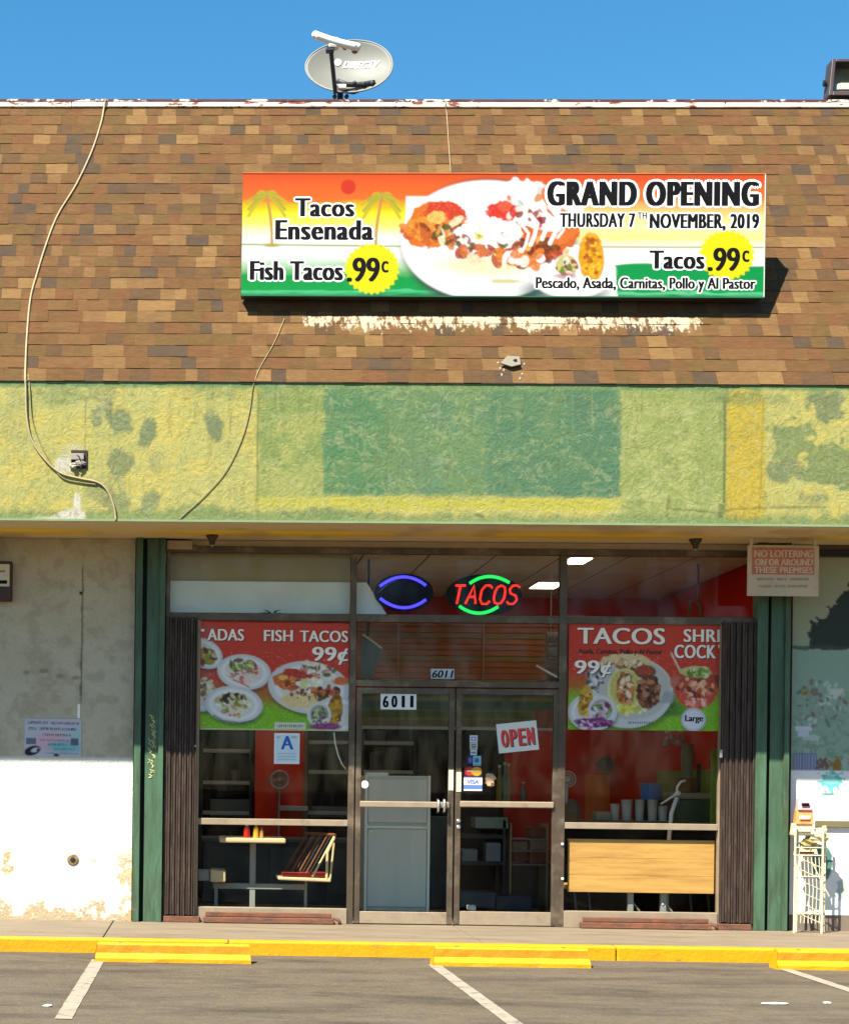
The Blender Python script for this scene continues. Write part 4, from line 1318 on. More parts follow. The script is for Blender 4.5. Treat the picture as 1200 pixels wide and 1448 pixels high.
for i in range(nr - 1):
    for j in range(na):
        a = 1 + i * na + j; b_ = 1 + i * na + (j + 1) % na
        fs.append((a, a + na, b_ + na, b_))
fs += [tuple(k + x for x in reversed(f)) for f in fs]
for j in range(na):
    a = 1 + (nr - 1) * na + j; b_ = 1 + (nr - 1) * na + (j + 1) % na
    fs.append((a, a + k, b_ + k, b_))
m.add(vs, fs)
refl = m.build('reflector', M_dish, DS, smooth=True)
rim = MB().tube([dpt(math.cos(q), math.sin(q) * (1 + 0.06 * math.cos(q)), -0.004) for q in [2 * math.pi * j / 56 for j in range(57)]], 0.008, 6, caps=False)
rim.build('rim', mat('dish_rim', (0.20, 0.20, 0.18), 0.5), refl, smooth=True)
def dishtext(a, b, lift):
    return tuple(dpt(-0.16 + a * 0.82, 0.10 + b * 0.24, 0.004 + lift))
lettering('DIRECTV', M_halo, refl, dishtext, thick=0.06, slant=0.05)
MB().add([tuple(dpt(-0.30 + 0.085 * math.cos(q), 0.27 + 0.12 * math.sin(q), 0.006)) for q in [k_ * math.pi / 8 for k_ in range(16)]], [tuple(range(16))]).build('emblem', M_halo, refl)
# feed arm, feed bar and feeds
top_a = P(467.5, 68, 0.62); bot_a = P(474, 131, 0.98)
MB().tube([bot_a, top_a], 0.021, 8).build('feed_arm', M_dishdk, DS, smooth=False)
arm2 = P(478, 136, 1.05)
fb0, fb1 = P(446, 49, 0.58), P(505, 66, 0.58)
d_ = (fb1 - fb0)
bar = MB()
n_ = 12
prof = []
for i in range(n_ + 1):
    t = i / n_
    prof.append(fb0 + d_ * t + Vector((0, 0, -0.010 * math.sin(math.pi * t))))
bar.tube(prof, 0.036, 12)
bar.lump(fb0, .036, .036, .036, 1, 0.0, 12); bar.lump(fb1, .036, .036, .036, 1, 0.0, 12)
fb = bar.build('feed_bar', M_white, DS, smooth=True)
hs = P(472, 61, 0.60)
MB().box(hs.x - 0.055, hs.x + 0.045, 0.56, 0.66, hs.z - 0.05, hs.z + 0.05).build('feed_housing', M_white, DS, bevel=0.02)
hb = P(467, 68, 0.6)
MB().box(hb.x - 0.04, hb.x + 0.035, 0.57, 0.65, hb.z - 0.03, hb.z + 0.01).build('arm_clamp', M_dishdk, DS, bevel=0.006)
for u, v, r in ((488, 65, 0.024), (502, 69, 0.033)):
    p = P(u, v, 0.66)
    MB().lathe((p.x, 0.66, p.z), [(r * .7, 0.05), (r, 0.02), (r, -0.03), (r * .6, -0.05)], 16, 'y').build('feed_horn', M_dishdk, DS, smooth=False)
MB().tube([P(472, 66, 0.6), P(480, 59, .6), P(488, 62, .62)], 0.008, 6).build('feed_cable', M_dishdk, DS, smooth=True)
# bracket under the reflector
br = MB()
pts = [P(u, v, 0.96) for u, v in ((476, 114), (490, 119), (503, 119.5), (517, 118), (530, 116))]
br.tube([pts[0], pts[1], pts[2], pts[3], pts[4]], 0.026, 8)
br.tube([P(477, 127, 1.0), P(500, 130, 1.0), P(520, 122, 1.0)], 0.022, 8)
for u, v in ((501, 117), (514, 118), (526, 117)):
    p = P(u, v, 0.94); br.lump(p, .022, .02, .022, 3, .1, 8)
br.build('mount_bracket', M_dishdk, DS, smooth=True)
MB().box(P(476, 124, .95).x, P(489, 124, .95).x, 0.90, 0.95, P(480, 127, .95).z, P(480, 121, .95).z).build('bracket_plate', M_white, DS, bevel=0.008)
MB().tube([P(481, 120, 1.1), (pb.x, 1.12, Z_TOP - 0.12)], 0.030, 10).build('mast', M_dishdk, DS)
for u in (473, 490):
    p = P(u, 136, 1.05)
    MB().tube([(p.x, 1.05, p.z + .02), (p.x + (481 - u) * .002, 1.10, Z_TOP - 0.12)], 0.012, 6).build('mast_foot', M_dishdk, DS)
    MB().lump(p, .022, .022, .022, 2, .1, 8).build('mast_bolt', M_dishdk, DS)

# ================================================================== FLOODLIGHT at the right end of the roof
yl = 0.62
x0_, x1_, z0_, z1_ = RC(1172, 77, 1245, 134, yl)
FL = thing('floodlight', ((x0_ + x1_) / 2, yl, z0_), 'dark boxy floodlight on the roof edge at the right border', 'floodlight')
tilt = 0.07
def fpt(x, y, z):
    t = (z - z0_) / (z1_ - z0_)
    w = 0.06 * t
    return (x + (w if x < (x0_ + x1_) / 2 else 0), y + 0.22 * (1 - 0) * t * 0.4, z)
m = MB()
fr_ = 0.035
for (a0, a1, b0, b1) in ((x0_, x0_ + fr_, z0_, z1_), (x1_ - fr_, x1_, z0_, z1_), (x0_ + fr_, x1_ - fr_, z0_, z0_ + fr_ * 1.2), (x0_ + fr_, x1_ - fr_, z1_ - fr_ * .8, z1_)):
    m.hexa([fpt(a0, yl, b0), fpt(a1, yl, b0), fpt(a1, yl + .16, b0), fpt(a0, yl + .16, b0), fpt(a0, yl, b1), fpt(a1, yl, b1), fpt(a1, yl + .16, b1), fpt(a0, yl + .16, b1)])
hd = m.build('housing', mat('bronze_lamp_housing', (0.06, 0.045, 0.045), 0.5, 0.3), FL, bevel=0.005)
m = MB()
m.hexa([fpt(x0_ + .03, yl + .10, z0_ + .03), fpt(x1_ - .03, yl + .10, z0_ + .03), fpt(x1_ - .03, yl + .12, z0_ + .03), fpt(x0_ + .03, yl + .12, z0_ + .03), fpt(x0_ + .03, yl + .15, z1_ - .03), fpt(x1_ - .03, yl + .15, z1_ - .03), fpt(x1_ - .03, yl + .17, z1_ - .03), fpt(x0_ + .03, yl + .17, z1_ - .03)])
m.build('reflector_bowl', mat('lamp_reflector', (0.42, 0.36, 0.24), 0.3, 0.6, 0.3, 12), hd)
MB().box(x0_ + .10, x1_ - .10, yl + .05, yl + .09, z0_ + .07, z0_ + .13).build('lamp_tube', M_white, hd, bevel=0.01)
MB().hexa([fpt(x0_ + .036, yl + .02, z0_ + .044), fpt(x1_ - .036, yl + .02, z0_ + .044), fpt(x1_ - .036, yl + .024, z0_ + .044), fpt(x0_ + .036, yl + .024, z0_ + .044), fpt(x0_ + .036, yl + .02, z1_ - .03), fpt(x1_ - .036, yl + .02, z1_ - .03), fpt(x1_ - .036, yl + .024, z1_ - .03), fpt(x0_ + .036, yl + .024, z1_ - .03)]).build('lens', M_glass, hd)
MB().lathe((x0_ - 0.004, yl + .1, z0_ + .15), [(.03, -.012), (.03, .012)], 12, 'x').build('pivot_knob', M_black, hd)
MB().tube([(x0_ + .01, yl + .1, z0_ + .02), (x0_ + .02, yl + .1, z0_ - .10), (x0_ + .2, yl + .1, z0_ - .10)], 0.014, 6).build('bracket', M_black, FL)

# ================================================================== CABLES
def cable(uvs, r, m, lab, grp=None, name='cable'):
    pts = []
    for (u, v, where) in uvs:
        if where == 'r': pts.append(PR(u, v, 0.014))
        elif where == 't': 
            p = P(u, v, top.y - 0.05); pts.append(p)
        elif where == 'f': pts.append(P(u, v, YF - r - 0.004))
        else: pts.append(P(u, v, where))
    # smooth with Catmull-Rom
    out = []
    for i in range(len(pts) - 1):
        p0_, p1_, p2_, p3_ = pts[max(i - 1, 0)], pts[i], pts[i + 1], pts[min(i + 2, len(pts) - 1)]
        for k in range(6):
            t = k / 6
            out.append(0.5 * ((2 * p1_) + (p2_ - p0_) * t + (2 * p0_ - 5 * p1_ + 4 * p2_ - p3_) * t * t + (-p0_ + 3 * p1_ - 3 * p2_ + p3_) * t ** 3))
    out.append(pts[-1])
    return tag(MB().tube(out, r, 7).build(name, m, smooth=True), lab, 'cable', grp)
cable([(150, 140, top.y - .05), (147, 152, 't'), (143, 175, 'r'), (130, 215, 'r'), (108, 262, 'r'), (82, 305, 'r'), (66, 345, 'r'), (52, 390, 'r'), (43, 425, 'r'), (38, 480, 'r'), (36, 530, 'r'), (36.5, 548, 'f'), (38, 590, 'f'), (45, 622, 'f'), (62, 648, 'f'), (84, 668, 'f'), (110, 676, 'f'), (138, 682, 'f'), (152, 694, 'f'), (161, 716, 'f'), (164, 736, 'f')], 0.0085, M_cable, 'thick cream cable draped from the roof edge down the left of the fascia')
cable([(40, 531, 'r'), (42, 548, 'f'), (45, 590, 'f'), (54, 620, 'f'), (66, 644, 'f'), (86, 674, 'f'), (112, 682, 'f'), (136, 685, 'f')], 0.005, M_cable_y, 'thinner painted cable beside the thick cable on the left fascia')
cable([(402, 452, 'r'), (388, 485, 'r'), (368, 520, 'r'), (362, 534, 'r'), (357, 550, 'f'), (352, 585, 'f'), (340, 625, 'f'), (318, 668, 'f'), (288, 702, 'f'), (266, 722, 'f'), (252, 735, 'f')], 0.0035, mat('thin_tan_wire', (0.24, 0.20, 0.10), 0.7, 0, .2, 14), 'thin painted cable curving down the yellow fascia from below the sign')
cable([(629, 141, top.y - .05), (630, 152, 't'), (631, 160, 'r'), (634, 205, 'r'), (637, 246, 'r')], 0.0035, M_cable, 'thin straight cable from the roof edge down to the sign top')

# open junction on the fascia
pj = P(112, 650, YF)
JB = thing('junction_box', (pj.x, YF, pj.z), 'broken open junction box on the yellow fascia beside the thick cable', 'electrical box')
w = 0.068
bx('back_plate', (pj.x - w, pj.x + w, YF - 0.010, YF + 0.004, pj.z - w * 1.1, pj.z + w * 1.15), mat('rusty_back_plate', (0.03, 0.02, 0.018), 0.8, 0, .3, 20), JB)
bx('cover_flap', (pj.x - w, pj.x + w * .6, YF - 0.03, YF - 0.012, pj.z - 0.005, pj.z + 0.048), mat('box_grey', (.24, .22, .19), .6), JB, 0.004)
MB().lump((pj.x + 0.01, YF - 0.022, pj.z - 0.035), .040, .018, .022, 4, .35, 9).build('wire_nut', MATS['box_grey'], JB)
MB().lump((pj.x - 0.045, YF - 0.02, pj.z - 0.055), .034, .018, .026, 5, .35, 9).build('sealant_blob', mat('old_sealant', (.32, .28, .21), .8, 0, .2, 30), JB)
MB().tube([(pj.x - .04, YF - .02, pj.z + .05), (pj.x + .0, YF - .03, pj.z + .02), (pj.x + .03, YF - .03, pj.z - .05), (pj.x - .0, YF - .02, pj.z - .1)], 0.006, 6).build('loose_wire', M_black, JB)

# metal anchor on the shingles
pa = PR(722, 517, 0.02)
AN = thing('roof_anchor', pa, 'small bent grey metal plate with pale sealant on the lower shingles', 'roof anchor')
q0 = [PR(u, v, 0.03) for u, v in ((706, 518), (716, 508), (733, 509), (735, 520), (722, 523))]
q1 = [p + nrm * 0.012 for p in q0]
MB().add([tuple(p) for p in q0 + q1], [(4, 3, 2, 1, 0), (5, 6, 7, 8, 9)] + [(k, (k + 1) % 5, 5 + (k + 1) % 5, 5 + k) for k in range(5)]).build('plate', mat('dull_zinc', (.17, .155, .12), .5, .2), AN)
MB().lathe(PR(727, 515, 0.04), [(0.018, 0), (0.014, 0.014)], 10).build('bolt', M_black, AN)
sb = MB()
for i, (u, v) in enumerate(((707, 522), (709, 531), (704, 514), (737, 520), (738, 530), (735, 536), (741, 516), (712, 524))):
    sb.lump(PR(u, v, 0.008), .009, .005, .012, i, .3, 7)
sb.build('sealant', MATS['old_sealant'], AN, kind='stuff')

# ================================================================== NO LOITERING SIGN
yk = -0.42
NL = thing('notice_board', P(1107, 843, yk), 'weathered red and white no loitering board hanging under the soffit', 'sign')
r_ = RC(1056.5, 771, 1157.5, 843, yk)
bx('board', (r_[0], r_[1], yk, yk + 0.012, r_[2], r_[3]), mat('weathered_board', (0.50, 0.40, 0.28), 0.7, 0, .08, 6, dirt=(.3, .24, .17), dscale=3, dlo=.5, dhi=.8), NL, 0.002)
pbx('red_panel', (1063, 774.5, 1151, 812.5), yk - 0.003, yk - 0.0005, mat('faded_red_panel', (0.42, 0.14, 0.09), 0.6, 0, .1, 9, dirt=(.5, .33, .22), dscale=6, dlo=.5, dhi=.75), NL)
M_fad = mat('faded_letters', (0.58, 0.44, 0.32), 0.6, 0, .1, 8)
ltext('NO LOITERING', (1066, 778, 1149, 788), yk - 0.003, M_fad, NL, bold=0.03)
ltext('ON OR AROUND', (1067, 790.5, 1149, 799.5), yk - 0.003, M_fad, NL, bold=0.03)
ltext('THESE PREMISES', (1066, 802, 1149, 810.5), yk - 0.003, M_fad, NL, bold=0.03)
M_fad2 = mat('faded_grey_line', (0.30, 0.26, 0.18), 0.6, 0, .3, 40)
for v, ua, ub in ((819, 1070, 1094), (819, 1098, 1112), (819, 1116, 1143), (829, 1072, 1090), (829, 1094, 1110), (829, 1113, 1141)):
    pbx('faded_line', (ua, v - 1.8, ub, v + 1.8), yk - 0.0022, yk - 0.0004, M_fad2, NL)
for u in (1062, 1152):
    p = P(u, 771, yk)
    MB().box(p.x - 0.012, p.x + 0.012, yk + 0.001, yk + 0.011, p.z - 0.002, ZS + 0.02).build('hanger', M_offwhite, NL)
# small dark soffit lamps
for i, (u, v, lab) in enumerate(((300, 765, 'small dark cone lamp under the soffit above the left window'), (983, 770, 'small dark cone lamp under the soffit above the right window'))):
    yy = -0.30
    p = P(u, v, yy)
    T = thing('soffit_lamp', (p.x, yy, ZS), lab, 'lamp', 'small cone lamps under the soffit')
    MB().lathe((p.x, yy, ZS - 0.001), [(0.055, 0), (0.055, -0.012), (0.03, -0.05), (0.02, -0.085), (0.0, -0.09)], 14).build('shade', mat('dark_bronze', (0.05, 0.035, 0.025), 0.5, 0.2), T)
    MB().lathe((p.x, yy, ZS - 0.001 - 0.088), [(0.014, 0), (0.010, -0.014), (0, -0.016)], 10).build('bulb', M_grey, T)
# peeled lintel trim above the left window
p = RC(236, 765, 272, 777, -0.06)
tag(bx('trim_strip', (p[0], p[1], -0.09, -0.048, p[2], p[3]), mat('pale_trim', (0.34, 0.27, 0.2), 0.8), None, 0.004), 'short pale trim piece at the top left corner of the shop front', 'trim')

# ================================================================== LEFT WALL ITEMS
yv = YW - 0.12
MT = thing('wall_meter', P(0, 850, YW), 'dark wall box with a cream label cut off by the left edge', 'electrical box')
r_ = RC(-45, 793, 16, 849, yv)
bx('case', (r_[0], r_[1], yv, YW + 0.002, r_[2], r_[3]), mat('dark_brown_case', (0.045, 0.022, 0.014), 0.5), MT, 0.006)
pl_ = pbx('label_plate', (-42, 797.5, 13.5, 829), yv - 0.006, yv - 0.0005, mat('cream_plate', (0.50, 0.44, 0.34), 0.5), MT, 0.002)
pbx('label_line', (-38, 806.5, 7, 809), yv - 0.008, yv - 0.0055, mat('olive_ink', (0.16, 0.14, 0.07)), pl_)
pbx('label_slot', (-2, 820.5, 10, 825.5), yv - 0.008, yv - 0.0055, M_ink, pl_)
# printed flyer
cf = Canvas(35, 1017, 114.5, 1070.5, step=0.7, gain=0.72, base=(196, 200, 212))
U, V = cf.U, cf.V
cf.rect(35, 1017, 115, 1020, (212, 190, 204), 1)
cf.ell(72, 1050, 26, 14, (222, 180, 196), soft=7, a=.9)
cf.ell(92, 1056, 24, 10, (130, 190, 196), soft=5, a=.9)
cf.ell(108, 1038, 9, 9, (160, 205, 212), soft=4, a=.7)
def scrib(u0_, u1_, v, w, col, seed):
    m_ = (np.sin(U * 2.1 + seed) + np.sin(U * 3.7 + seed * 2)) * 0.5 + (vnoise(U * .9, V * .9 + seed, seed) - .4) * 2
    cf.put(sst(m_, -.3, .3) * (1 - sst(abs(V - v - (U - 75) * .012), w / 2 - .5, w / 2 + .5)) * (U > u0_) * (U < u1_) * .95, col)
scrib(38, 68, 1022.5, 4, (98, 92, 128), 1); scrib(71, 112, 1022.8, 4, (120, 100, 128), 2)
scrib(40, 52, 1031, 4, (92, 92, 122), 3); scrib(56, 108, 1031, 4, (104, 96, 116), 4)
scrib(60, 100, 1039.5, 3.4, (132, 116, 120), 5); scrib(56, 97, 1047, 2.6, (196, 110, 140), 6)
scrib(68, 95, 1053, 3.4, (70, 140, 148), 7); scrib(76, 106, 1059, 2.6, (84, 150, 158), 8); scrib(60, 112, 1065.5, 2, (150, 140, 160), 9)
cf.rect(37, 1044, 51, 1053, (104, 116, 134)); cf.rect(100, 1044, 111, 1054, (92, 106, 124))
cf.ell(46, 1062, 12, 6.5, (28, 28, 34), rot=-.3); cf.ell(50, 1061, 6, 3, (205, 205, 215), rot=-.3); cf.ell(54, 1061, 2, 2, (25, 25, 30)); cf.ell(80, 1068, 4, 2, (30, 40, 50))
FY = thing('wall_flyer', P(75, 1070, YW), 'faded pink and blue printed flyer on the grey stucco wall', 'flyer')
r_ = RC(35, 1017, 114.5, 1070.5, YW - 0.008)
bx('sheet_backing', (r_[0] - .002, r_[1] + .002, YW - 0.0065, YW - 0.001, r_[2] - .002, r_[3] + .002), M_offwhite, FY)
cf.sheet('flyer_print', rect_fn(35, 1017, 114.5, 1070.5, YW - 0.008), M_vinyl, FY)
tag(pbx('tape_strip', (109.5, 996, 113, 1016), YW - 0.006, YW - 0.001, M_cream_ink), 'short cream tape strip above the flyer', 'tape')

# ================================================================== WINDOW POSTERS (on the glass)
YP = -0.012
def poster(uv, label, paint, step=0.8, gain=0.78):
    cp = Canvas(*uv, step=step, gain=gain)
    paint(cp)
    cp.grain(0, 920, 2000, 2000, 0.22, 0.45)
    t = thing('window_poster', P((uv[0] + uv[2]) / 2, uv[3], YP), label, 'poster')
    r_ = RC(*uv, YP)
    bx('backing', (r_[0], r_[1], YP + 0.001, YP + 0.004, r_[2], r_[3]), M_offwhite, t)
    f = cp.sheet('poster_print', rect_fn(*uv, YP), MATS['poster_vinyl'], t)
    return t, f
print_mat('poster_vinyl', 0.35)
RD, GN = (205, 62, 40), (128, 186, 34)
def bgp(cp, split, slope):
    U, V = cp.U, cp.V
    cp.put(np.ones(U.shape), RD)
    cp.put(sst(V, split - 30, split + 4) * 0.8, (160, 120, 40))
    cp.put(sst(V + (U - cp.r[0]) * slope, split - 5, split + 16), GN)
FISH = [(150, 60, 25), (205, 100, 40), (225, 150, 70), (120, 50, 20)]
def plate(cp, cx, cy, rx, ry, rot=0.0):
    cp.ell(cx + 1, cy + 4, rx, ry, (50, 50, 40), rot=rot, soft=4, a=.7)
    cp.ell(cx, cy, rx, ry, (208, 210, 210), rot=rot, soft=1)
    cp.ell(cx, cy, rx * .86, ry * .84, (232, 232, 228), rot=rot, soft=1.5)
    cp.ell(cx, cy, rx * .72, ry * .68, (214, 214, 210), rot=rot, soft=1.5)
def paint_left(cp):
    bgp(cp, 985, -0.05)
    cp.rect(283, 880, 300, 1000, (150, 120, 120), 14, a=.4)
    plate(cp, 288, 925, 28, 20, .5); cp.ell(290, 930, 15, 12, (130, 120, 60), wob=.3); cp.scatter(290, 930, 15, 11, [(160, 150, 60), (110, 60, 40), (210, 200, 140)], 20, 2.5, 1)
    plate(cp, 284, 985, 26, 22, .3); cp.scatter(288, 975, 14, 16, [(170, 150, 70), (120, 90, 50), (220, 210, 170)], 24, 2.5, 2)
    plate(cp, 345, 951, 38, 25, .1)
    cp.scatter(342, 951, 24, 14, [(205, 130, 120), (235, 200, 190), (180, 90, 80), (225, 220, 200)], 50, 2.8, 3, 2.6)
    cp.scatter(342, 941, 18, 7, [(120, 140, 60), (170, 180, 100), (225, 225, 180), (90, 80, 40)], 26, 2.4, 4, 2.8)
    cp.line([(308, 944), (318, 950), (326, 956)], 2, (240, 225, 215)); cp.line([(330, 962), (345, 968), (352, 972)], 2, (205, 120, 110))
    plate(cp, 331, 997, 41, 26, .08)
    cp.scatter(329, 997, 24, 14, [(225, 215, 170), (150, 130, 60), (190, 170, 110), (245, 240, 220)], 50, 2.8, 5, 2.4)
    cp.scatter(330, 989, 18, 6, [(40, 36, 34), (60, 50, 40), (210, 205, 160), (120, 130, 50)], 26, 2.6, 6, 2.0)
    for a, b in ((326, 1012), (332, 1012), (338, 1011)): cp.ell(a, b, 2, 1.6, (205, 80, 60))
    cp.line([(303, 1013), (316, 1020), (340, 1023), (360, 1019)], 2.2, (60, 110, 120), a=.8)
    plate(cp, 437, 972, 58, 37, .12)
    cp.ell(436, 990, 40, 12, (232, 205, 150), wob=.15)
    cp.ell(405, 962, 19, 13, (205, 105, 45), wob=.2); cp.ell(412, 952, 14, 7, (190, 60, 35), wob=.25); cp.ell(400, 958, 7, 4, (238, 180, 90), wob=.3)
    cp.scatter(420, 970, 18, 10, FISH, 20, 3, 8)
    cp.ell(436, 955, 20, 8, (185, 55, 40), wob=.3); cp.ell(452, 948, 26, 9, (232, 226, 205), wob=.3, rot=.4)
    cp.scatter(450, 946, 26, 9, [(90, 110, 60), (200, 130, 110), (240, 238, 225), (170, 60, 50)], 28, 2.2, 9, 2.6)
    cp.scatter(440, 968, 18, 10, [(232, 228, 180), (215, 215, 150), (245, 243, 230)], 24, 3.4, 10, 1.8)
    cp.scatter(458, 976, 20, 9, [(190, 70, 40), (160, 50, 30), (225, 120, 60), (60, 40, 30)], 26, 3, 11)
    cp.scatter(436, 982, 30, 6, [(70, 60, 40), (232, 215, 160), (150, 90, 40)], 24, 2, 12, 2.6)
    cp.ell(482, 962, 12, 6, (215, 110, 50), wob=.3)
    plate(cp, 478, 1010, 32, 26, 0)
    cp.ell(474, 1003, 10.5, 23, (165, 120, 30), rot=.1, wob=.15); cp.scatter(474, 1002, 8, 20, [(205, 160, 50), (120, 80, 20), (190, 140, 40)], 24, 2.4, 13)
    cp.ell(452, 1010, 17, 18, (214, 214, 214)); cp.ell(452, 1010, 13, 13.5, (150, 160, 130))
    cp.scatter(452, 1012, 11, 11, [(150, 50, 130), (90, 130, 70), (225, 225, 220), (110, 30, 90), (170, 190, 140)], 34, 2, 14, 2.8)
    cp.ell(462, 1027, 22, 5, (140, 60, 120), wob=.3)
    cp.rect(389, 1021.5, 433, 1031, (214, 218, 200)); 
    m_ = sst(np.sin(cp.U * 2.3) + vnoise(cp.U, cp.V, 3), .2, .6)
    cp.put(m_ * (abs(cp.V - 1026.3) < 2) * (cp.U > 393) * (cp.U < 430) * .8, (60, 60, 50))
    cp.put(sst(cp.V, 1030, 1032) * .8, (200, 205, 160))
def paint_right(cp):
    bgp(cp, 975, 0.0)
    U, V = cp.U, cp.V
    cp.put(sst(U, 925, 950) * (1 - sst(U, 950, 990)) * sst(V, 980, 1000) * (1 - sst(V, 1008, 1016)) * .7, (40, 90, 50))
    # large teardrop plate
    cp.ell(893, 986, 62, 50, (60, 60, 40), rot=-.1, soft=5, a=.6)
    cp.ell(890, 980, 62, 50, (205, 207, 205), rot=-.12)
    cp.ell(896, 976, 52, 42, (190, 190, 182), rot=-.12, soft=2)
    cp.ell(885, 935, 36, 10, (225, 200, 150), wob=.2, seed=3)
    cp.scatter(880, 942, 30, 8, [(205, 170, 120), (120, 80, 50), (238, 225, 190), (150, 110, 60)], 30, 3, 2, 2.4)
    cp.ell(840, 960, 12, 18, (150, 140, 140), wob=.4); cp.scatter(842, 958, 12, 16, [(225, 225, 225), (90, 80, 90), (180, 170, 175), (60, 60, 60)], 26, 2.6, 4)
    cp.ell(884, 977, 25, 32, (222, 214, 150), wob=.06); cp.ell(884, 974, 21, 27, (200, 190, 110), wob=.08)
    cp.ell(884, 976, 13, 23, (190, 120, 60), wob=.2)
    cp.scatter(884, 976, 11, 22, [(150, 80, 30), (225, 170, 110), (205, 130, 60), (240, 225, 200), (120, 60, 20)], 40, 2.8, 5)
    cp.scatter(890, 1004, 22, 5, [(225, 220, 90), (200, 190, 60), (238, 235, 150)], 24, 3, 6, 2)
    cp.ell(917, 978, 17, 24, (96, 52, 28), wob=.18, seed=7); cp.scatter(917, 978, 15, 22, [(60, 32, 20), (150, 90, 55), (110, 60, 32), (190, 130, 90)], 44, 3, 8)
    cp.ell(912, 950, 15, 9.5, (110, 60, 40)); cp.ell(912, 948.5, 12.5, 6.5, (165, 70, 40))
    cp.put(sst(U - 935 + (V - 985) * .3, 0, 3) * (1 - sst(np.hypot((U - 893) / 62, (V - 981) / 50), .96, 1.0)) * sst(V, 975, 980) * (1 - sst(V, 992, 996)) * .8, (150, 160, 165))
    plate(cp, 838, 1008, 35, 27, 0)
    cp.ell(828, 993, 10, 22, (200, 160, 50), rot=.15, wob=.15); cp.scatter(829, 995, 8, 20, [(225, 190, 90), (140, 90, 20), (190, 140, 40)], 26, 2.4, 9)
    cp.ell(851, 1005, 19, 20, (212, 214, 214)); cp.ell(851, 1005, 15, 15, (160, 165, 160))
    cp.scatter(851, 1005, 12, 12, [(110, 150, 70), (225, 225, 225), (140, 50, 110), (90, 60, 60), (215, 170, 190)], 36, 2.2, 10, 2.8)
    cp.ell(840, 1023, 26, 7, (120, 50, 120), wob=.3); cp.scatter(840, 1023, 24, 6, [(90, 30, 90), (190, 90, 160), (225, 200, 220)], 20, 2.2, 11, 2.6)
    m_ = sst(np.sin(U * 2.0) + vnoise(U, V, 5), .2, .7)
    cp.put(m_ * (abs(V - 1022) < 1.8) * (U > 888) * (U < 925) * .8, (70, 80, 90))
    # seafood cocktail in a glass
    cp.ell(955, 965, 8, 9, (190, 110, 90), wob=.3); cp.ell(1014, 962, 10, 9, (130, 60, 40), wob=.3)
    cp.line([(949, 924), (956, 938), (963, 951)], 3, (215, 190, 170))
    cp.ell(984, 976, 30, 27, (205, 80, 55), wob=.08); cp.ell(984, 960, 25, 14, (175, 70, 45), wob=.15)
    cp.scatter(984, 972, 24, 15, [(110, 35, 25), (225, 140, 110), (190, 70, 45), (235, 190, 150)], 44, 3.2, 12)
    cp.ell(984, 949, 22, 8, (196, 200, 120), wob=.2); cp.scatter(988, 950, 16, 6, [(120, 170, 60), (225, 225, 170), (80, 120, 40)], 20, 2.4, 13)
    cp.scatter(984, 992, 18, 6, [(235, 150, 130), (220, 110, 90), (245, 200, 185)], 20, 2.6, 14)
    cp.ell(981, 1020, 18, 17, (90, 110, 70), a=.6, soft=3); cp.ell(981, 1017, 17.5, 16.5, (196, 196, 206)); cp.ell(981, 1017, 14.5, 13.5, (222, 222, 230), soft=2)
    cp.put(sst(U, 1019, 1020) * .6, (120, 60, 50))
PL, PLf = poster((283.5, 881, 493.5, 1033), 'red and green window poster reading Fish Tacos on the left window', paint_left)
PRo, PRf = poster((803.5, 882, 1023.5, 1033), 'red and green window poster reading Tacos on the right window', paint_right)
def wt(s, uv, parent, **k):
    ltext(s, (uv[0] + 1.0, uv[1] + 1.2, uv[2] + 1.0, uv[3] + 1.2), YP - 0.0005, M_shadow_ink, parent, name='lettering_shadow', **k)
    ltext(s, uv, YP - 0.0025, M_cream_ink, parent, **k)
wt('ADAS', (293, 889.5, 345, 906), PLf, bold=0.035, spacing=1.06)
ltext('-', (284.0, 889.5, 289, 893), YP - 0.0025, M_cream_ink, PLf, bold=0.03)
wt('FISH', (373, 891, 414, 907), PLf, bold=0.035, spacing=1.06)
wt('TACOS', (424, 892, 492, 908), PLf, bold=0.035, spacing=1.06)
wt('99¢', (441, 915, 492, 940), PLf, bold=0.055, spacing=1.05)
wt('TACOS', (816, 888, 940, 911), PRf, bold=0.045, spacing=1.04)
ltext('Asada, Carnitas, Pollo y Al Pastor', (817, 918, 936, 927), YP - 0.0005, M_shadow_ink, PRf, bold=0.03)
wt('99¢', (812, 934, 864, 958), PRf, bold=0.055, spacing=1.05)
wt('SHRI', (966, 890, 1018, 908), PRf, bold=0.04, spacing=1.08)
wt('COCK', (953, 912, 1012, 931), PRf, bold=0.04, spacing=1.08)
ltext("'", (1015, 912, 1019, 917), YP - 0.0025, M_cream_ink, PRf, bold=0.04)
ltext('Large', (968, 1011.5, 994, 1023), YP - 0.0005, M_ink, PRf, bold=0.03)

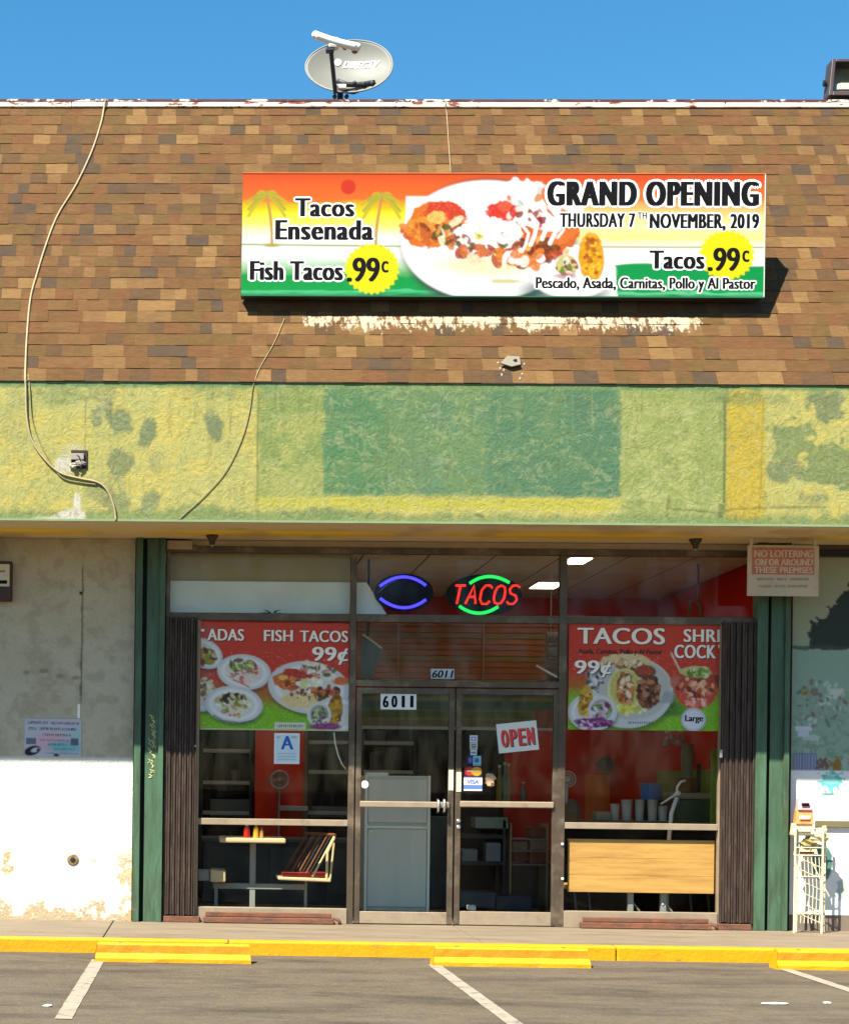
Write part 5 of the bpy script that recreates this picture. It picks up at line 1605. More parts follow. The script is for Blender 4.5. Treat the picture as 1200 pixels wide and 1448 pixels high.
# grade card
GC = thing('grade_card', P(405, 1081, YP), 'white health grade card with a blue letter A in the left window', 'card')
gb = pbx('card', (387.5, 1037, 423.5, 1080.5), YP, YP + 0.003, mat('card_white', (0.62, 0.68, 0.70), 0.5, 0, .03), GC)
pbx('card_field', (390, 1040, 421, 1077), YP - 0.0015, YP - 0.0002, mat('card_pale_blue', (0.50, 0.63, 0.68), 0.5, 0, .03), gb)
ltext('A', (397, 1041, 415, 1060), YP - 0.0015, M_blue_ink, gb, bold=0.06)
for v in (1066, 1070, 1074):
    pbx('print_line', (393, v - .6, 418, v + .6), YP - 0.0028, YP - 0.0016, mat('pale_grey_ink', (0.34, 0.42, 0.45)), gb)
for ua, ub in ((391, 396), (412, 420)):
    pbx('print_line', (ua, 1041.5, ub, 1044), YP - 0.0028, YP - 0.0016, mat('pale_grey_ink', (0.34, 0.42, 0.45)), gb)
tag(MB().tube([P(472, 1036, 0.03), P(474, 1052, .03), P(478, 1068, .03), P(483, 1080, .03), P(489, 1088, .03)], 0.007, 6).build('hanging_cable', M_cream_ink, smooth=True), 'pale cable hanging behind the left window under the poster', 'cable')

# neon signs
YE = -0.02 + 0.06
def oval(name, uc, vc, ru, rv, lab):
    p = P(uc, vc, YE); rx = P(uc + ru, vc, YE).x - p.x; rz = rx * rv / ru
    t = thing(name, (p.x, YE, p.z), lab, 'neon sign')
    MB().lathe((p.x, YE + 0.02, p.z), [(rx * .97, 0), (rx, 0.008), (rx, 0.016), (rx * .97, 0.02)], 40, 'y', sy=rz / rx).build('backboard', mat('neon_backboard', (0.006, 0.006, 0.010), 0.6, spec=0.1), t)
    return t, p, rx, rz
def arc(t, uvs, r, m, y, name='neon_tube'):
    MB().tube([P(u, v, y) for u, v in uvs], r, 8).build(name, m, t, smooth=True)
def bez(p0_, p1_, p2_, n=12):
    return [((1 - t) ** 2 * p0_[0] + 2 * t * (1 - t) * p1_[0] + t * t * p2_[0], (1 - t) ** 2 * p0_[1] + 2 * t * (1 - t) * p1_[1] + t * t * p2_[1]) for t in [k / n for k in range(n + 1)]]
E_blue = emat('blue_neon', (0.045, 0.035, 1.0), 1.0)
E_green = emat('green_neon', (0.01, 0.85, 0.12), 0.42)
E_red = emat('red_neon', (1.0, 0.02, 0.012), 0.55)
NE1, pc1, rx1, rz1 = oval('neon_sign', 571, 838, 42, 27, 'dark oval neon sign with two blue arcs and no word')
arc(NE1, bez((537, 829), (570, 803), (602, 828)), 0.013, E_blue, YE - 0.02)
arc(NE1, bez((537, 846), (570, 872), (602, 848)), 0.013, E_blue, YE - 0.02)
arc(NE1, bez((535, 838), (548, 824), (560, 821)), 0.004, mat('unlit_tube', (0.15, 0.16, 0.30), .3), YE - 0.015)
NE2, pc2, rx2, rz2 = oval('neon_sign', 684, 841, 54, 29, 'dark oval neon sign with red word TACOS between green arcs')
arc(NE2, bez((664, 825), (690, 806), (720, 824)), 0.015, E_green, YE - 0.02)
arc(NE2, bez((649, 857), (676, 877), (704, 858)), 0.015, E_green, YE - 0.02)
L5 = [[[(0, 0), (1, 0)], [(.5, 0), (.5, 1)]],
      [[(0, 1), (.5, 0), (1, 1)], [(.22, .62), (.78, .62)]],
      [[(1, .15), (.75, 0), (.3, 0), (0, .25), (0, .75), (.3, 1), (.75, 1), (1, .85)]],
      [[(.5, 0), (.15, .1), (0, .35), (0, .7), (.2, .95), (.5, 1), (.8, .95), (1, .7), (1, .35), (.85, .1), (.5, 0)]],
      [[(1, .12), (.7, 0), (.3, 0), (.05, .2), (.2, .43), (.75, .55), (.95, .78), (.7, 1), (.25, 1), (0, .87)]]]
for k, strokes in enumerate(L5):
    u0_, w_ = 641 + k * 19.3, 14.5
    for s_ in strokes:
        uv = [(u0_ + a * w_ + (1 - b) * 5.5 - 2.7, 828 + b * 26) for a, b in s_]
        arc(NE2, uv, 0.0105, E_red, YE - 0.025, 'letter_tube')

# door numbers and stickers
def plaque(name, uv, y, lab, cat, m, rot=0.0, th=0.003, group=None):
    t = thing(name, P((uv[0] + uv[2]) / 2, uv[3], y), lab, cat, group)
    x0_, x1_, z0_, z1_ = RC(*uv, y)
    cx, cz = (x0_ + x1_) / 2, (z0_ + z1_) / 2
    co, si = math.cos(rot), math.sin(rot)
    pts = [(cx + dx * co - dz * si, yy, cz + dx * si + dz * co) for dz in (z0_ - cz, z1_ - cz) for (dx, yy) in ((x0_ - cx, y), (x1_ - cx, y), (x1_ - cx, y + th), (x0_ - cx, y + th))]
    b = MB().hexa(pts).build('board', m, t)
    return t, b
YG = -0.022
M_num = mat('number_white', (0.66, 0.68, 0.68), .5, 0, .03)
t, b = plaque('address_number', (538, 980.5, 588.5, 1003.5), YG, 'white address sign 6011 on the left door glass', 'number sign', M_num)
for k, ch in enumerate('6011'):
    ltext(ch, (541 + k * 12.2 + (2.2 if ch == '1' else 0), 984, 549.5 + k * 12.2 + (-1.6 if ch == '1' else 0), 1000.5), YG, M_ink, t, thick=0.02 if ch == '1' else 0.06)
t, b = plaque('address_number', (609, 946, 642, 960), -0.006, 'small slanted address sign 6011 low in the pane above the doors', 'number sign', mat('number_grey', (0.40, 0.44, 0.46), .5))
ltext('6011', (611, 948, 640, 958.5), -0.006, M_ink, t, bold=0.03, slant=0.08)
t, b = plaque('open_sign', (703, 1021.5, 760, 1063), YG - 0.01, 'tilted white OPEN sign with red letters on the right door', 'sign', mat('open_board', (0.60, 0.62, 0.58), .5, 0, .04), rot=R(6.5))
f = flat_fn(703, 1021.5, 760, 1063, YG - 0.01, R(6.5))
for k, ch in enumerate('OPEN'):
    g = lambda a, b_, l, k=k: f(0.085 + k * 0.215 + a * 0.185, 0.20 + b_ * 0.58, l)
    g2 = lambda a, b_, l, k=k: f(0.105 + k * 0.215 + a * 0.185, 0.17 + b_ * 0.58, l)
    lettering(ch, M_ink, t, g2, bold=0.08, step=0.001, name='lettering_shadow')
    lettering(ch, M_red_ink, t, g, bold=0.07, off=0.001)
ST = thing('card_stickers', P(668, 1120, YG), 'column of small payment card stickers on the right door glass', 'stickers')
cs_ = Canvas(654, 1038, 684, 1120, step=0.5, gain=.75, base=(10, 12, 20))
U, V = cs_.U, cs_.V
def sticker(name, uv, paint, base=(220, 225, 230)):
    q = Canvas(*uv, step=0.5, gain=.75, base=base)
    paint(q)
    return q.sheet(name, rect_fn(*uv, YG), MATS['poster_vinyl'], ST)
sticker('sticker', (664, 1040, 675, 1050), lambda q: (q.rect(666, 1042, 673, 1048, (60, 110, 180)), q.ell(669.5, 1045, 2, 2, (225, 230, 240))))
sticker('sticker', (664, 1050.5, 675, 1060), lambda q: (q.rect(666, 1052, 673, 1058.5, (130, 130, 120)), q.rect(667, 1054, 672, 1055, (210, 200, 120))), (200, 205, 205))
sticker('sticker', (665, 1060.5, 674, 1068), lambda q: q.rect(666, 1063, 673, 1066, (120, 120, 170)))
sticker('sticker', (661, 1069, 668, 1081), lambda q: q.ell(664.5, 1075, 2.5, 4, (110, 110, 190)), (30, 30, 110))
sticker('sticker', (668.5, 1069, 680, 1083), lambda q: (q.ell(674, 1075.5, 3.2, 3.4, (30, 110, 140)), q.rect(669, 1080.5, 680, 1083, (110, 170, 200))), (140, 190, 215))
sticker('sticker', (656, 1083.5, 681, 1098), lambda q: (q.ell(663.5, 1091, 7, 6, (205, 55, 35)), q.ell(673.5, 1091, 7.5, 6.2, (225, 165, 30)), q.rect(660, 1089.8, 678, 1091.6, (240, 215, 190), .5)), (55, 20, 60))
vs_ = sticker('sticker', (655.5, 1099, 681.5, 1118.5), lambda q: (q.rect(655, 1110, 682, 1116.5, (95, 125, 215)), q.rect(655, 1099, 682, 1100.4, (70, 90, 170))), (235, 238, 242))
ltext('VISA', (660, 1103, 677, 1108.5), YG - .0005, mat('visa_blue', (0.03, 0.06, 0.35)), vs_, bold=0.04, slant=.06)
# bright crumpled paper just inside the right door, and a round sticker on the left one
p = P(692, 1103, 0.03)
tag(MB().lump(p, .052, .022, .056, 9, .28, 9).build('crumpled_paper', mat('peach_paper', (0.66, 0.42, 0.28), .8, 0, .15, 30)), 'bright peach crumpled paper behind the right door glass beside the stickers', 'paper')
p = P(515.5, 1109.5, YG)
tag(MB().lathe((p.x, YG, p.z), [(.034, 0), (.034, .003), (0, .0035)], 24, 'y').build('round_sticker', M_white), 'plain white round sticker at the left edge of the left door glass', 'sticker')

# ================================================================== INSIDE: LEFT WINDOW
def at(u, v, y): 
    return P(u, v, y)
# booth
yb0 = 0.22
BT = thing('dining_booth', (P(357, 1250, .5).x, .5, 0), 'wooden booth table with attached red cushioned seats behind the left window', 'dining booth')
M_lam = mat('beige_laminate', (0.62, 0.47, 0.27), .4, 0, .05, 4)
r_ = RC(310, 1185.5, 404, 1192.5, yb0)
bx('tabletop', (r_[0], r_[1], yb0, yb0 + .62, r_[2], r_[3]), M_lam, BT, 0.012)
zt_ = r_[2]
xc_ = P(357, 1220, .5).x
bx('pedestal', (xc_ - .028, xc_ + .028, .45, .52, 0.30, zt_ - .001), M_grey, BT, .004)
r2 = RC(301, 1250, 432, 1258, .45)
bx('crossbar', (r2[0], r2[1], .455, .515, r2[2], r2[3]), M_grey, BT, .004)
bx('base_foot', (xc_ - .03, xc_ + .03, .3, .7, 0.0, .05), M_grey, BT, .004)
bx('base_post', (xc_ - .025, xc_ + .025, .46, .51, .051, r2[2]), M_grey, BT)
xs0, xs1 = P(393, 1240, .2).x, P(468, 1240, .2).x
zs_ = P(430, 1243, .2).z
seat = MB()
seat.hexa([(xs0, .2, zs_ - .015), (xs1, .2, zs_ - .03), (xs1, .62, zs_ - .03), (xs0, .62, zs_ - .015), (xs0, .2, zs_ + .015), (xs1, .2, zs_ + .005), (xs1, .62, zs_ + .005), (xs0, .62, zs_ + .015)])
so = seat.build('seat', M_lam, BT, bevel=.01)
bx('cushion', (xs0 + .04, xs1 - .03, .215, .60, zs_ + .017, zs_ + .05), mat('red_vinyl', (0.40, 0.03, 0.02), .4), BT, .012)
# slatted backrest leaning away to the right
bk = P(445, 1236, .2); tp = P(474, 1181, .2)
for k in range(9):
    yy = .22 + k * .045
    sx_ = -.032 * k
    o_ = MB().tube([(bk.x - .02 + sx_, yy, zs_ + .02), (tp.x + sx_ * .9, yy, tp.z)], .011, 6).build('back_slat', M_lam if k == 0 else (M_wood_dk, M_black)[k % 2], BT)
MB().tube([(P(462, 1238, .2).x, .21, zs_), (P(463, 1210, .2).x, .21, P(463, 1205, .2).z), (tp.x - .005, .21, tp.z - .02)], .013, 7).build('back_frame', M_lam, BT)
MB().tube([(P(467, 1238, .2).x, .21, zs_), (tp.x - .01, .21, P(463, 1192, .2).z)], .010, 7).build('back_frame', M_lam, BT)
MB().tube([(tp.x, .21, tp.z), (tp.x - .25, .60, tp.z)], .014, 8).build('back_rail', M_wood_dk, BT)
bx('seat_arm', (P(430, 1255, .48).x, P(434, 1255, .48).x, .46, .51, 0.0, zs_ - .03), M_grey, BT)
rl = RC(297, 1231, 319, 1248, .2)
bx('left_seat_end', (rl[0], rl[1], .2, .60, rl[2], rl[3]), M_lam, BT, .012)
bx('left_seat', (RC(280, 1233, 296, 1246, .2)[0], rl[0] - .001, .24, .60, rl[2] + .01, rl[3] - .01), M_grey, BT, .006)
bx('seat_arm', (P(303, 1255, .48).x, P(308, 1255, .48).x, .46, .51, 0.0, rl[2]), M_grey, BT)
# condiment bottles
def bottle(u, v0_, v1_, r, body, cap, lab, y=.30, name='condiment_bottle'):
    pa_, pb_ = P(u, v0_, y), P(u, v1_, y)
    z_ = zt_ + .011 + (RC(310, 1185.5, 404, 1192.5, yb0)[3] - zt_) - .010
    h = pa_.z - z_
    t = thing(name, (pa_.x, y, z_), lab, 'bottle', 'condiments on the booth table')
    MB().lathe((pa_.x, y, z_), [(r, 0), (r, h * .55), (r * .8, h * .68), (r * .45, h * .74)], 14).build('body', body, t, smooth=False)
    MB().lathe((pa_.x, y, z_ + h * .741), [(r * .5, 0), (r * .42, h * .10), (r * .15, h * .26)], 12).build('cap', cap, t)
bottle(349, 1163, 1187, .030, mat('ketchup_red', (.45, .02, .015), .3), M_white, 'red squeeze bottle with white cap on the booth table')
bottle(362, 1164, 1187, .026, mat('mustard_yellow', (.75, .40, .03), .3), MATS['mustard_yellow'], 'yellow squeeze bottle on the booth table')
bottle(370, 1170, 1187, .018, mat('amber_shaker', (.45, .26, .08), .3), M_grey, 'small amber shaker at the right end of the condiments')

# shelving units at the back
def shelf(u0_, u1_, vts, v_top, v_bot, y, lab, depth=.35, mcol=M_grey):
    xa, xb = P(u0_, 1100, y).x, P(u1_, 1100, y).x
    zt1 = P((u0_ + u1_) / 2, v_top, y).z
    t = thing('shelving_unit', ((xa + xb) / 2, y, 0), lab, 'shelf')
    for xx in (xa, xb - .03):
        for yy in (y, y + depth - .03):
            bx('upright', (xx, xx + .03, yy, yy + .03, 0, zt1), M_black, t)
    bx('back_panel', (xa, xb, y + depth, y + depth + .02, 0, zt1), M_dark, t)
    for v in vts:
        z = P((u0_ + u1_) / 2, v, y).z
        bx('shelf_board', (xa + .031, xb - .031, y - .005, y + depth - .001, z - .02, z + .02), mcol, t, .003)
    return t, xa, xb
shelf(283, 357, (1062, 1107, 1150), 1000, 1290, 3.2, 'dark shelving unit seen through the left side of the left window')
shelf(432, 500, (1050, 1092, 1150), 1000, 1290, 3.2, 'dark shelving unit beside the red column')
shelf(510, 588, (1051, 1092, 1170), 1010, 1290, 3.2, 'dark shelving unit behind the left door')
def item(name, uv, y0, dep, m, lab, cat, group=None, bevel=.008):
    return tag(pbx(name, uv, y0, y0 + dep, m, None, bevel), lab, cat, group)
M_boxdk = mat('dark_grey_bin', (0.075, 0.085, 0.09), .5, 0, .1)
M_pot = mat('dull_pot', (0.06, 0.06, 0.055), .4, 0.4)
def tub(name, uv, y, m, lab, cat, group=None, taper=1.12, lid=None):
    x0_, x1_, z0_, z1_ = RC(*uv, y)
    r = (x1_ - x0_) / 2
    t = thing(name, ((x0_ + x1_) / 2, y + r, z0_), lab, cat, group)
    c_ = ((x0_ + x1_) / 2, y + r, z0_)
    h = z1_ - z0_
    MB().lathe(c_, [(r / taper, 0), (r, h * .93)], 18).build('body', m, t)
    MB().lathe(c_, [(r * 1.04, h * .932), (r * 1.04, h), (r * .9, h)], 18).build('rim', lid or m, t)
    return t
item('storage_bin', (297, 1131, 353, 1155), 3.22, .28, M_boxdk, 'grey storage bin on the lower left shelf', 'bin')
item('storage_bin', (441, 1141, 492, 1156), 3.22, .28, M_boxdk, 'grey storage bin on the shelf beside the red column', 'bin')
tub('cooking_pot', (515, 1033, 548, 1049), 3.22, M_pot, 'dull pot on the upper shelf behind the left door', 'pot')
tub('cooking_pot', (522, 1063, 540, 1090), 3.22, M_pot, 'narrow dark pot on the middle shelf behind the left door', 'pot')
tub('cooking_pot', (543, 1057, 571, 1090), 3.22, M_pot, 'wide dark pot on the middle shelf behind the left door', 'pot')
tub('cooking_pot', (326, 1089, 340, 1105), 3.22, M_pot, 'small dark pot on the shelf seen through the left window', 'pot')
tub('cooking_pot', (458, 1057, 484, 1090), 3.22, M_pot, 'dark pot on the shelf beside the red column', 'pot')
# black panels standing in for the shade of the unlit kitchen openings
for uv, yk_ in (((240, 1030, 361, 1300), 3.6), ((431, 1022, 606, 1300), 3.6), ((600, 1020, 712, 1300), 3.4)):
    pbx('kitchen_shade_panel', uv, yk_, yk_ + .05, M_dark, B)
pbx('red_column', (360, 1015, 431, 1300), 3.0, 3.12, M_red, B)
pbx('column_edge', (428.5, 1015, 433, 1300), 2.98, 3.06, mat('brown_edge', (0.12, 0.06, 0.03)), B)
# counter
CT = thing('service_counter', (P(420, 1300, 2.3).x, 2.3, 0), 'low grey service counter across the back of the shop', 'counter')
xa, xb = P(285, 1200, 2.3).x, P(700, 1200, 2.3).x
zc_ = P(400, 1186, 2.3).z
bx('counter_top', (xa, xb, 2.3, 2.9, zc_ - .04, zc_), M_boxdk, CT, .006)
bx('counter_front', (xa + .02, xb - .02, 2.34, 2.86, 0, zc_ - .041), mat('slate_blue_front', (0.03, 0.042, 0.05), .5, 0, .15, 2), CT)
for k in range(5):
    xx = xa + (xb - xa) * (k + .5) / 5
    bx('front_panel', (xx - .2, xx + .2, 2.325, 2.338, .12, zc_ - .1), mat('slate_panel', (0.042, 0.055, 0.062), .5), CT, .004)
item('register_tray', (395, 1140, 436, 1147), 2.9, .3, M_grey, 'flat grey tray below the fan at the red column', 'tray')
# fan on the red column
p = P(395, 1103, 2.9)
FN = thing('pedestal_fan', (p.x, 2.9, 0), 'small round fan in front of the red column behind the left window', 'fan')
rfan = P(407.5, 1103, 2.9).x - p.x
MB().tube([(p.x + math.cos(q) * rfan, 2.88, p.z + math.sin(q) * rfan) for q in [2 * math.pi * k / 28 for k in range(29)]], .012, 6, caps=False).build('guard_ring', M_grey, FN, smooth=True)
gm = MB()
for k in range(24):
    q = 2 * math.pi * k / 24
    gm.tube([(p.x + math.cos(q) * .03, 2.875, p.z + math.sin(q) * .03), (p.x + math.cos(q) * rfan, 2.88, p.z + math.sin(q) * rfan)], .002, 4)
gm.build('guard_wires', M_grey, FN, kind='stuff')
for k in range(4):
    q = 2 * math.pi * k / 4 + .4
    c1, s1 = math.cos(q), math.sin(q); c2, s2 = math.cos(q + .8), math.sin(q + .8)
    MB().hexa([(p.x + c1 * .02, 2.90, p.z + s1 * .02), (p.x + c1 * rfan * .9, 2.89, p.z + s1 * rfan * .9), (p.x + c2 * rfan * .85, 2.92, p.z + s2 * rfan * .85), (p.x + c2 * .02, 2.92, p.z + s2 * .02)] + [(p.x + c1 * .02, 2.903, p.z + s1 * .02), (p.x + c1 * rfan * .9, 2.893, p.z + s1 * rfan * .9), (p.x + c2 * rfan * .85, 2.923, p.z + s2 * rfan * .85), (p.x + c2 * .02, 2.923, p.z + s2 * .02)]).build('blade', M_boxdk, FN)
MB().lathe((p.x, 2.95, p.z), [(.03, 0), (.035, .05), (.02, .08), (0, .082)], 14, 'y').build('hub', M_grey, FN)
MB().tube([(p.x, 2.93, p.z - rfan * .2), (p.x, 2.93, 0.02)], .010, 6).build('stand', M_grey, FN)
MB().lathe((p.x, 2.9, 0), [(.16, 0), (.15, .02), (.02, .03)], 18).build('base', M_grey, FN)
# dark rounded merchandise under the left window? a second table row
r_ = RC(345, 1147, 400, 1153, 2.2)

# ================================================================== INSIDE: BEHIND THE DOORS
yr = .92
r_ = RC(515, 1097, 607.5, 1300, yr)
FR = thing('upright_cooler', ((r_[0] + r_[1]) / 2, yr, 0), 'tall grey metal cooler standing close behind the left door', 'refrigerator')
M_cool = mat('brushed_grey_green', (0.62, 0.61, 0.55), .5, .0, .08, 1.2, stretch=(6, 1, .5))
M_cool2 = mat('cooler_trim', (0.75, 0.75, 0.66), .4, .0, .08, 3)
bx('cabinet', (r_[0], r_[1], yr + .02, yr + .6, 0.05, r_[3]), M_cool, FR, .01)
zm = P(560, 1168, yr).z
bx('door_panel', (r_[0] + .03, r_[1] - .03, yr - .005, yr + .018, .09, zm - .03), M_cool, FR, .006)
bx('door_panel', (r_[0] + .03, r_[1] - .03, yr - .005, yr + .018, zm + .03, r_[3] - .03), M_cool, FR, .006)
bx('trim_rail', (r_[0] + .0, r_[1] - .0, yr - .02, yr + .019, zm - .026, zm + .0), M_cool2, FR, .004)
for xx in (r_[0], r_[1] - .026):
    bx('edge_trim', (xx, xx + .026, yr - .012, yr + .019, 0.05, r_[3] + .002), M_cool2, FR, .004)
bx('handle', (r_[0] + .04, r_[0] + .075, yr - .04, yr - .006, zm - .075, zm - .04), M_white, FR, .006)
for xx in (r_[0] + .05, r_[1] - .08):
    MB().lathe((xx, yr + .1, 0), [(.02, 0), (.02, .05)], 10).build('foot', M_black, FR)
item('folded_paper', (518, 1092.5, 549, 1097.5), yr + .02, .2, M_white, 'white folded paper lying on top of the grey cooler', 'paper')
# green and teal striped sheet hanging behind the doors
MBD = thing('striped_banner', P(650, 1030, 1.3), 'green and teal striped banner hanging behind the tops of the doors', 'banner')
cm = Canvas(505, 977, 792, 1030, step=1.2, gain=.5, base=(150, 140, 60))
U, V = cm.U, cm.V
cm.put(1 - sst(V, 984, 988), (95, 96, 60))
n_ = fbm(U / 30, V / 6, 3, 3)
cm.put(sst(V, 989, 993) * (1 - sst(V, 1002, 1006)) * .9, (70, 105, 90))
cm.put(sst(V, 1004, 1008) * (1 - sst(V, 1014, 1018)) * .9, (95, 112, 40))
cm.put(sst(V, 1017, 1019) * (1 - sst(V, 1026, 1028)) * .9, (120, 100, 75))
cm.put(sst(n_, .5, .7) * .4, (60, 70, 40))
cm.put(sst(U, 745, 760) * sst(V, 1000, 1006), (150, 50, 20))
cm.sheet('banner_print', rect_fn(505, 977, 792, 1030, 1.3), MATS['poster_vinyl'], MBD)
r_ = RC(505, 977, 792, 1030, 1.3)
bx('banner_rod', (r_[0], r_[1], 1.295, 1.32, r_[2] - .015, r_[2] + .012), M_grey, MBD)
for xx in (r_[0] + .1, r_[1] - .1):
    MB().tube([(xx, 1.31, r_[3] - .01), (xx, 1.31, ZC)], .004, 5).build('hanging_wire', M_grey, MBD)
# slatted wooden wall behind the transom above the doors
yt = 3.7
r_ = RC(505, 878, 800, 968, yt)
SW = thing('slatted_screen', ((r_[0] + r_[1]) / 2, yt, r_[2]), 'brown and orange slatted wooden screen seen through the pane above the doors', 'screen')
n_s = 11
for i in range(n_s):
    za = r_[2] + (r_[3] - r_[2]) * i / n_s
    zb2 = za + (r_[3] - r_[2]) / n_s * .86
    bx('slat', (r_[0], r_[1], yt + .002 * (i % 3), yt + .02, za, zb2), mat('orange_slat', (0.30, 0.085, 0.015), .6, 0, .25, 3, stretch=(.6, 1, 8)) if i % 4 else mat('olive_slat', (0.22, 0.12, 0.02), .6, 0, .3, 3, stretch=(.6, 1, 8)), SW)
bx('backing', (r_[0] - .01, r_[1] + .01, yt + .021, yt + .04, r_[2], r_[3]), M_wood_dk, SW)
for u in (563, 683):
    xx = P(u, 920, yt).x
    bx('batten', (xx - .012, xx + .012, yt - .015, yt - .001, r_[2], r_[3]), mat('tan_batten', (.30, .15, .06)), SW)
# angled screen hanging at the left of the pane above the doors
TV = thing('wall_television', P(520, 960, .8), 'dark angled television with a pale edge behind the pane above the doors', 'television')
a0, a1 = P(509, 895, .8), P(541, 917, .8)
b0, b1 = P(509, 960, .8), P(527, 958, .8)
MB().hexa([tuple(b0), tuple(b1), tuple(b1 + Vector((0, .05, 0))), tuple(b0 + Vector((0, .05, 0))), tuple(P(512, 897, .8)), tuple(a1), tuple(a1 + Vector((0, .05, 0))), tuple(P(512, 897, .8) + Vector((0, .05, 0)))]).build('screen', mat('tv_grey', (.05, .045, .05), .25), TV)
MB().tube([P(513, 897, .79), P(540, 917, .79)], .011, 6).build('pale_edge', M_offwhite, TV)
MB().tube([P(520, 900, .86), (P(520, 900, .86).x, .86, ZC)], .012, 6).build('ceiling_arm', M_black, TV)
# stack of rolls at the right end of the same pane
for i, (v, w_) in enumerate(((901, 18), (920, 16), (938, 20), (954, 18))):
    c_ = P(782, v, .7)
    tag(MB().lathe((c_.x - .05, .78, c_.z), [(.02, 0), (.052, 0.001), (.052, .12), (.02, .121)], 16, 'x').build('paper_roll', mat('dull_roll', (.17, .12, .07), .8, 0, .2, 9)), ['topmost brown roll stacked behind the right end of the pane above the doors', 'second brown roll from the top behind the pane above the doors', 'third brown roll from the top behind the pane above the doors', 'lowest brown roll stacked behind the pane above the doors'][i], 'roll', 'rolls above the doors')
r_ = RC(768, 960, 798, 963, .68)
tag(bx('roll_shelf', (r_[0], r_[1], .66, .95, r_[2] - .02, r_[2] + .01), M_wood_dk), 'small brown shelf under the stacked rolls above the doors', 'shelf')
tag(MB().tube([P(758, 941, .6), P(788, 958, .6)], .010, 6).build('pale_rod', M_white), 'pale slanting rod at the right end of the pane above the doors', 'rod')
# shelf with papers behind the right door
t, xa, xb = shelf(648, 716, (1183, 1221), 1160, 1300, 1.5, 'black display shelf behind the right door', .4, M_black)
item('paper_stack', (654, 1201, 675, 1219), 1.52, .25, mat('grey_paper', (.16, .16, .18)), 'left grey paper stack on the shelf behind the right door', 'paper', 'paper stacks behind the right door')
item('paper_stack', (687, 1192, 708, 1219), 1.52, .25, MATS['grey_paper'], 'taller right grey paper stack on the shelf behind the right door', 'paper', 'paper stacks behind the right door')
item('glass_case', (672, 1156, 719, 1172), 1.5, .3, mat('teal_case', (.14, .20, .18), .2), 'pale teal case on top of the black shelf behind the right door', 'case')
for i, (u0_, v0_, u1_, v1_, k_, lab) in enumerate(((724, 1190, 746, 1203, 0, 'tan carton in the middle row behind the right door'), (724, 1204, 746, 1218, 1, 'red brown carton in the lower row behind the right door'),
        (750, 1170, 772, 1186, 1, 'topmost red brown carton behind the right door'), (749, 1187, 772, 1203, 0, 'tan carton at the right behind the right door'), (749, 1204, 772, 1222, 1, 'lowest red brown carton at the right behind the right door'))):
    item('carton', (u0_, v0_, u1_, v1_), 1.55, .3, (mat('tan_carton', (.20, .12, .07)), mat('red_carton', (.14, .03, .012)))[k_], lab, 'carton', 'cartons behind the right door')
t = thing('carton_rack', P(750, 1300, 1.5), 'thin metal rack holding the cartons behind the right door', 'rack')
xa, xb = P(722, 1200, 1.5).x, P(774, 1200, 1.5).x
for xx in (xa, xb):
    bx('rack_post', (xx - .008, xx + .008, 1.5, 1.9, 0, P(750, 1165, 1.5).z), mat('tan_post', (.26, .17, .09)), t)
for v in (1186.5, 1203.5, 1223):
    z = P(750, v, 1.5).z
    bx('rack_shelf', (xa + .009, xb - .009, 1.5, 1.9, z - .006, z), M_grey, t)
bx_ = item('tote_bin', (650, 1262, 700, 1285), 1.1, .4, mat('navy_tote', (.012, .03, .05), .4), 'navy plastic tote on the floor behind the right door', 'bin')
item('tote_bin', (702, 1268, 752, 1288), 1.2, .4, MATS['navy_tote'], 'second navy plastic tote to the right on the floor behind the right door', 'bin')
item('floor_box', (662, 1281, 673, 1288), .2, .1, M_white, 'tiny pale box on the floor behind the right door', 'box')
item('grey_cabinet', (585, 1155, 638, 1300), 2.0, .25, mat('slate_cabinet', (.07, .078, .085), .5), 'dark slate cabinet behind the left door right of the cooler', 'cabinet')
item('grey_cabinet', (712, 1220, 790, 1300), 2.2, .25, MATS['slate_cabinet'], 'dark slate cabinet low behind the right door', 'cabinet')

# bottles and leaves on a ledge behind the stickers
tag(bx('back_ledge', (P(690, 1140, 1.2).x, P(800, 1140, 1.2).x, 1.2, 1.5, P(740, 1137, 1.2).z - .03, P(740, 1137, 1.2).z), M_wood_dk), 'dark ledge behind the push bar of the right door', 'ledge')
zl_ = P(740, 1137, 1.2).z
for i, (u, vt_, m_, lab) in enumerate(((706, 1082, mat('olive_bottle', (.10, .08, .01), .2), 'tall olive bottle behind the right door'), (714, 1078, mat('teal_bottle', (.02, .08, .06), .2), 'tall teal bottle behind the right door'), (719, 1080, mat('brown_bottle', (.14, .07, .03), .2), 'thin brown bottle behind the right door'), (740, 1106, M_pot, 'short dark jar behind the right door'))):
    pt = P(u, vt_, 1.3)
    h = pt.z - zl_
    t = thing('drink_bottle', (pt.x, 1.3, zl_), lab, 'bottle', 'bottles on the ledge behind the right door')
    MB().lathe((pt.x, 1.3, zl_ + .001), [(.03, 0), (.03, h * .6), (.012, h * .75), (.012, h * .93)], 12).build('body', m_, t)
    MB().lathe((pt.x, 1.3, zl_ + h * .932), [(.014, 0), (.014, h * .07)], 10).build('cap', M_grey, t)

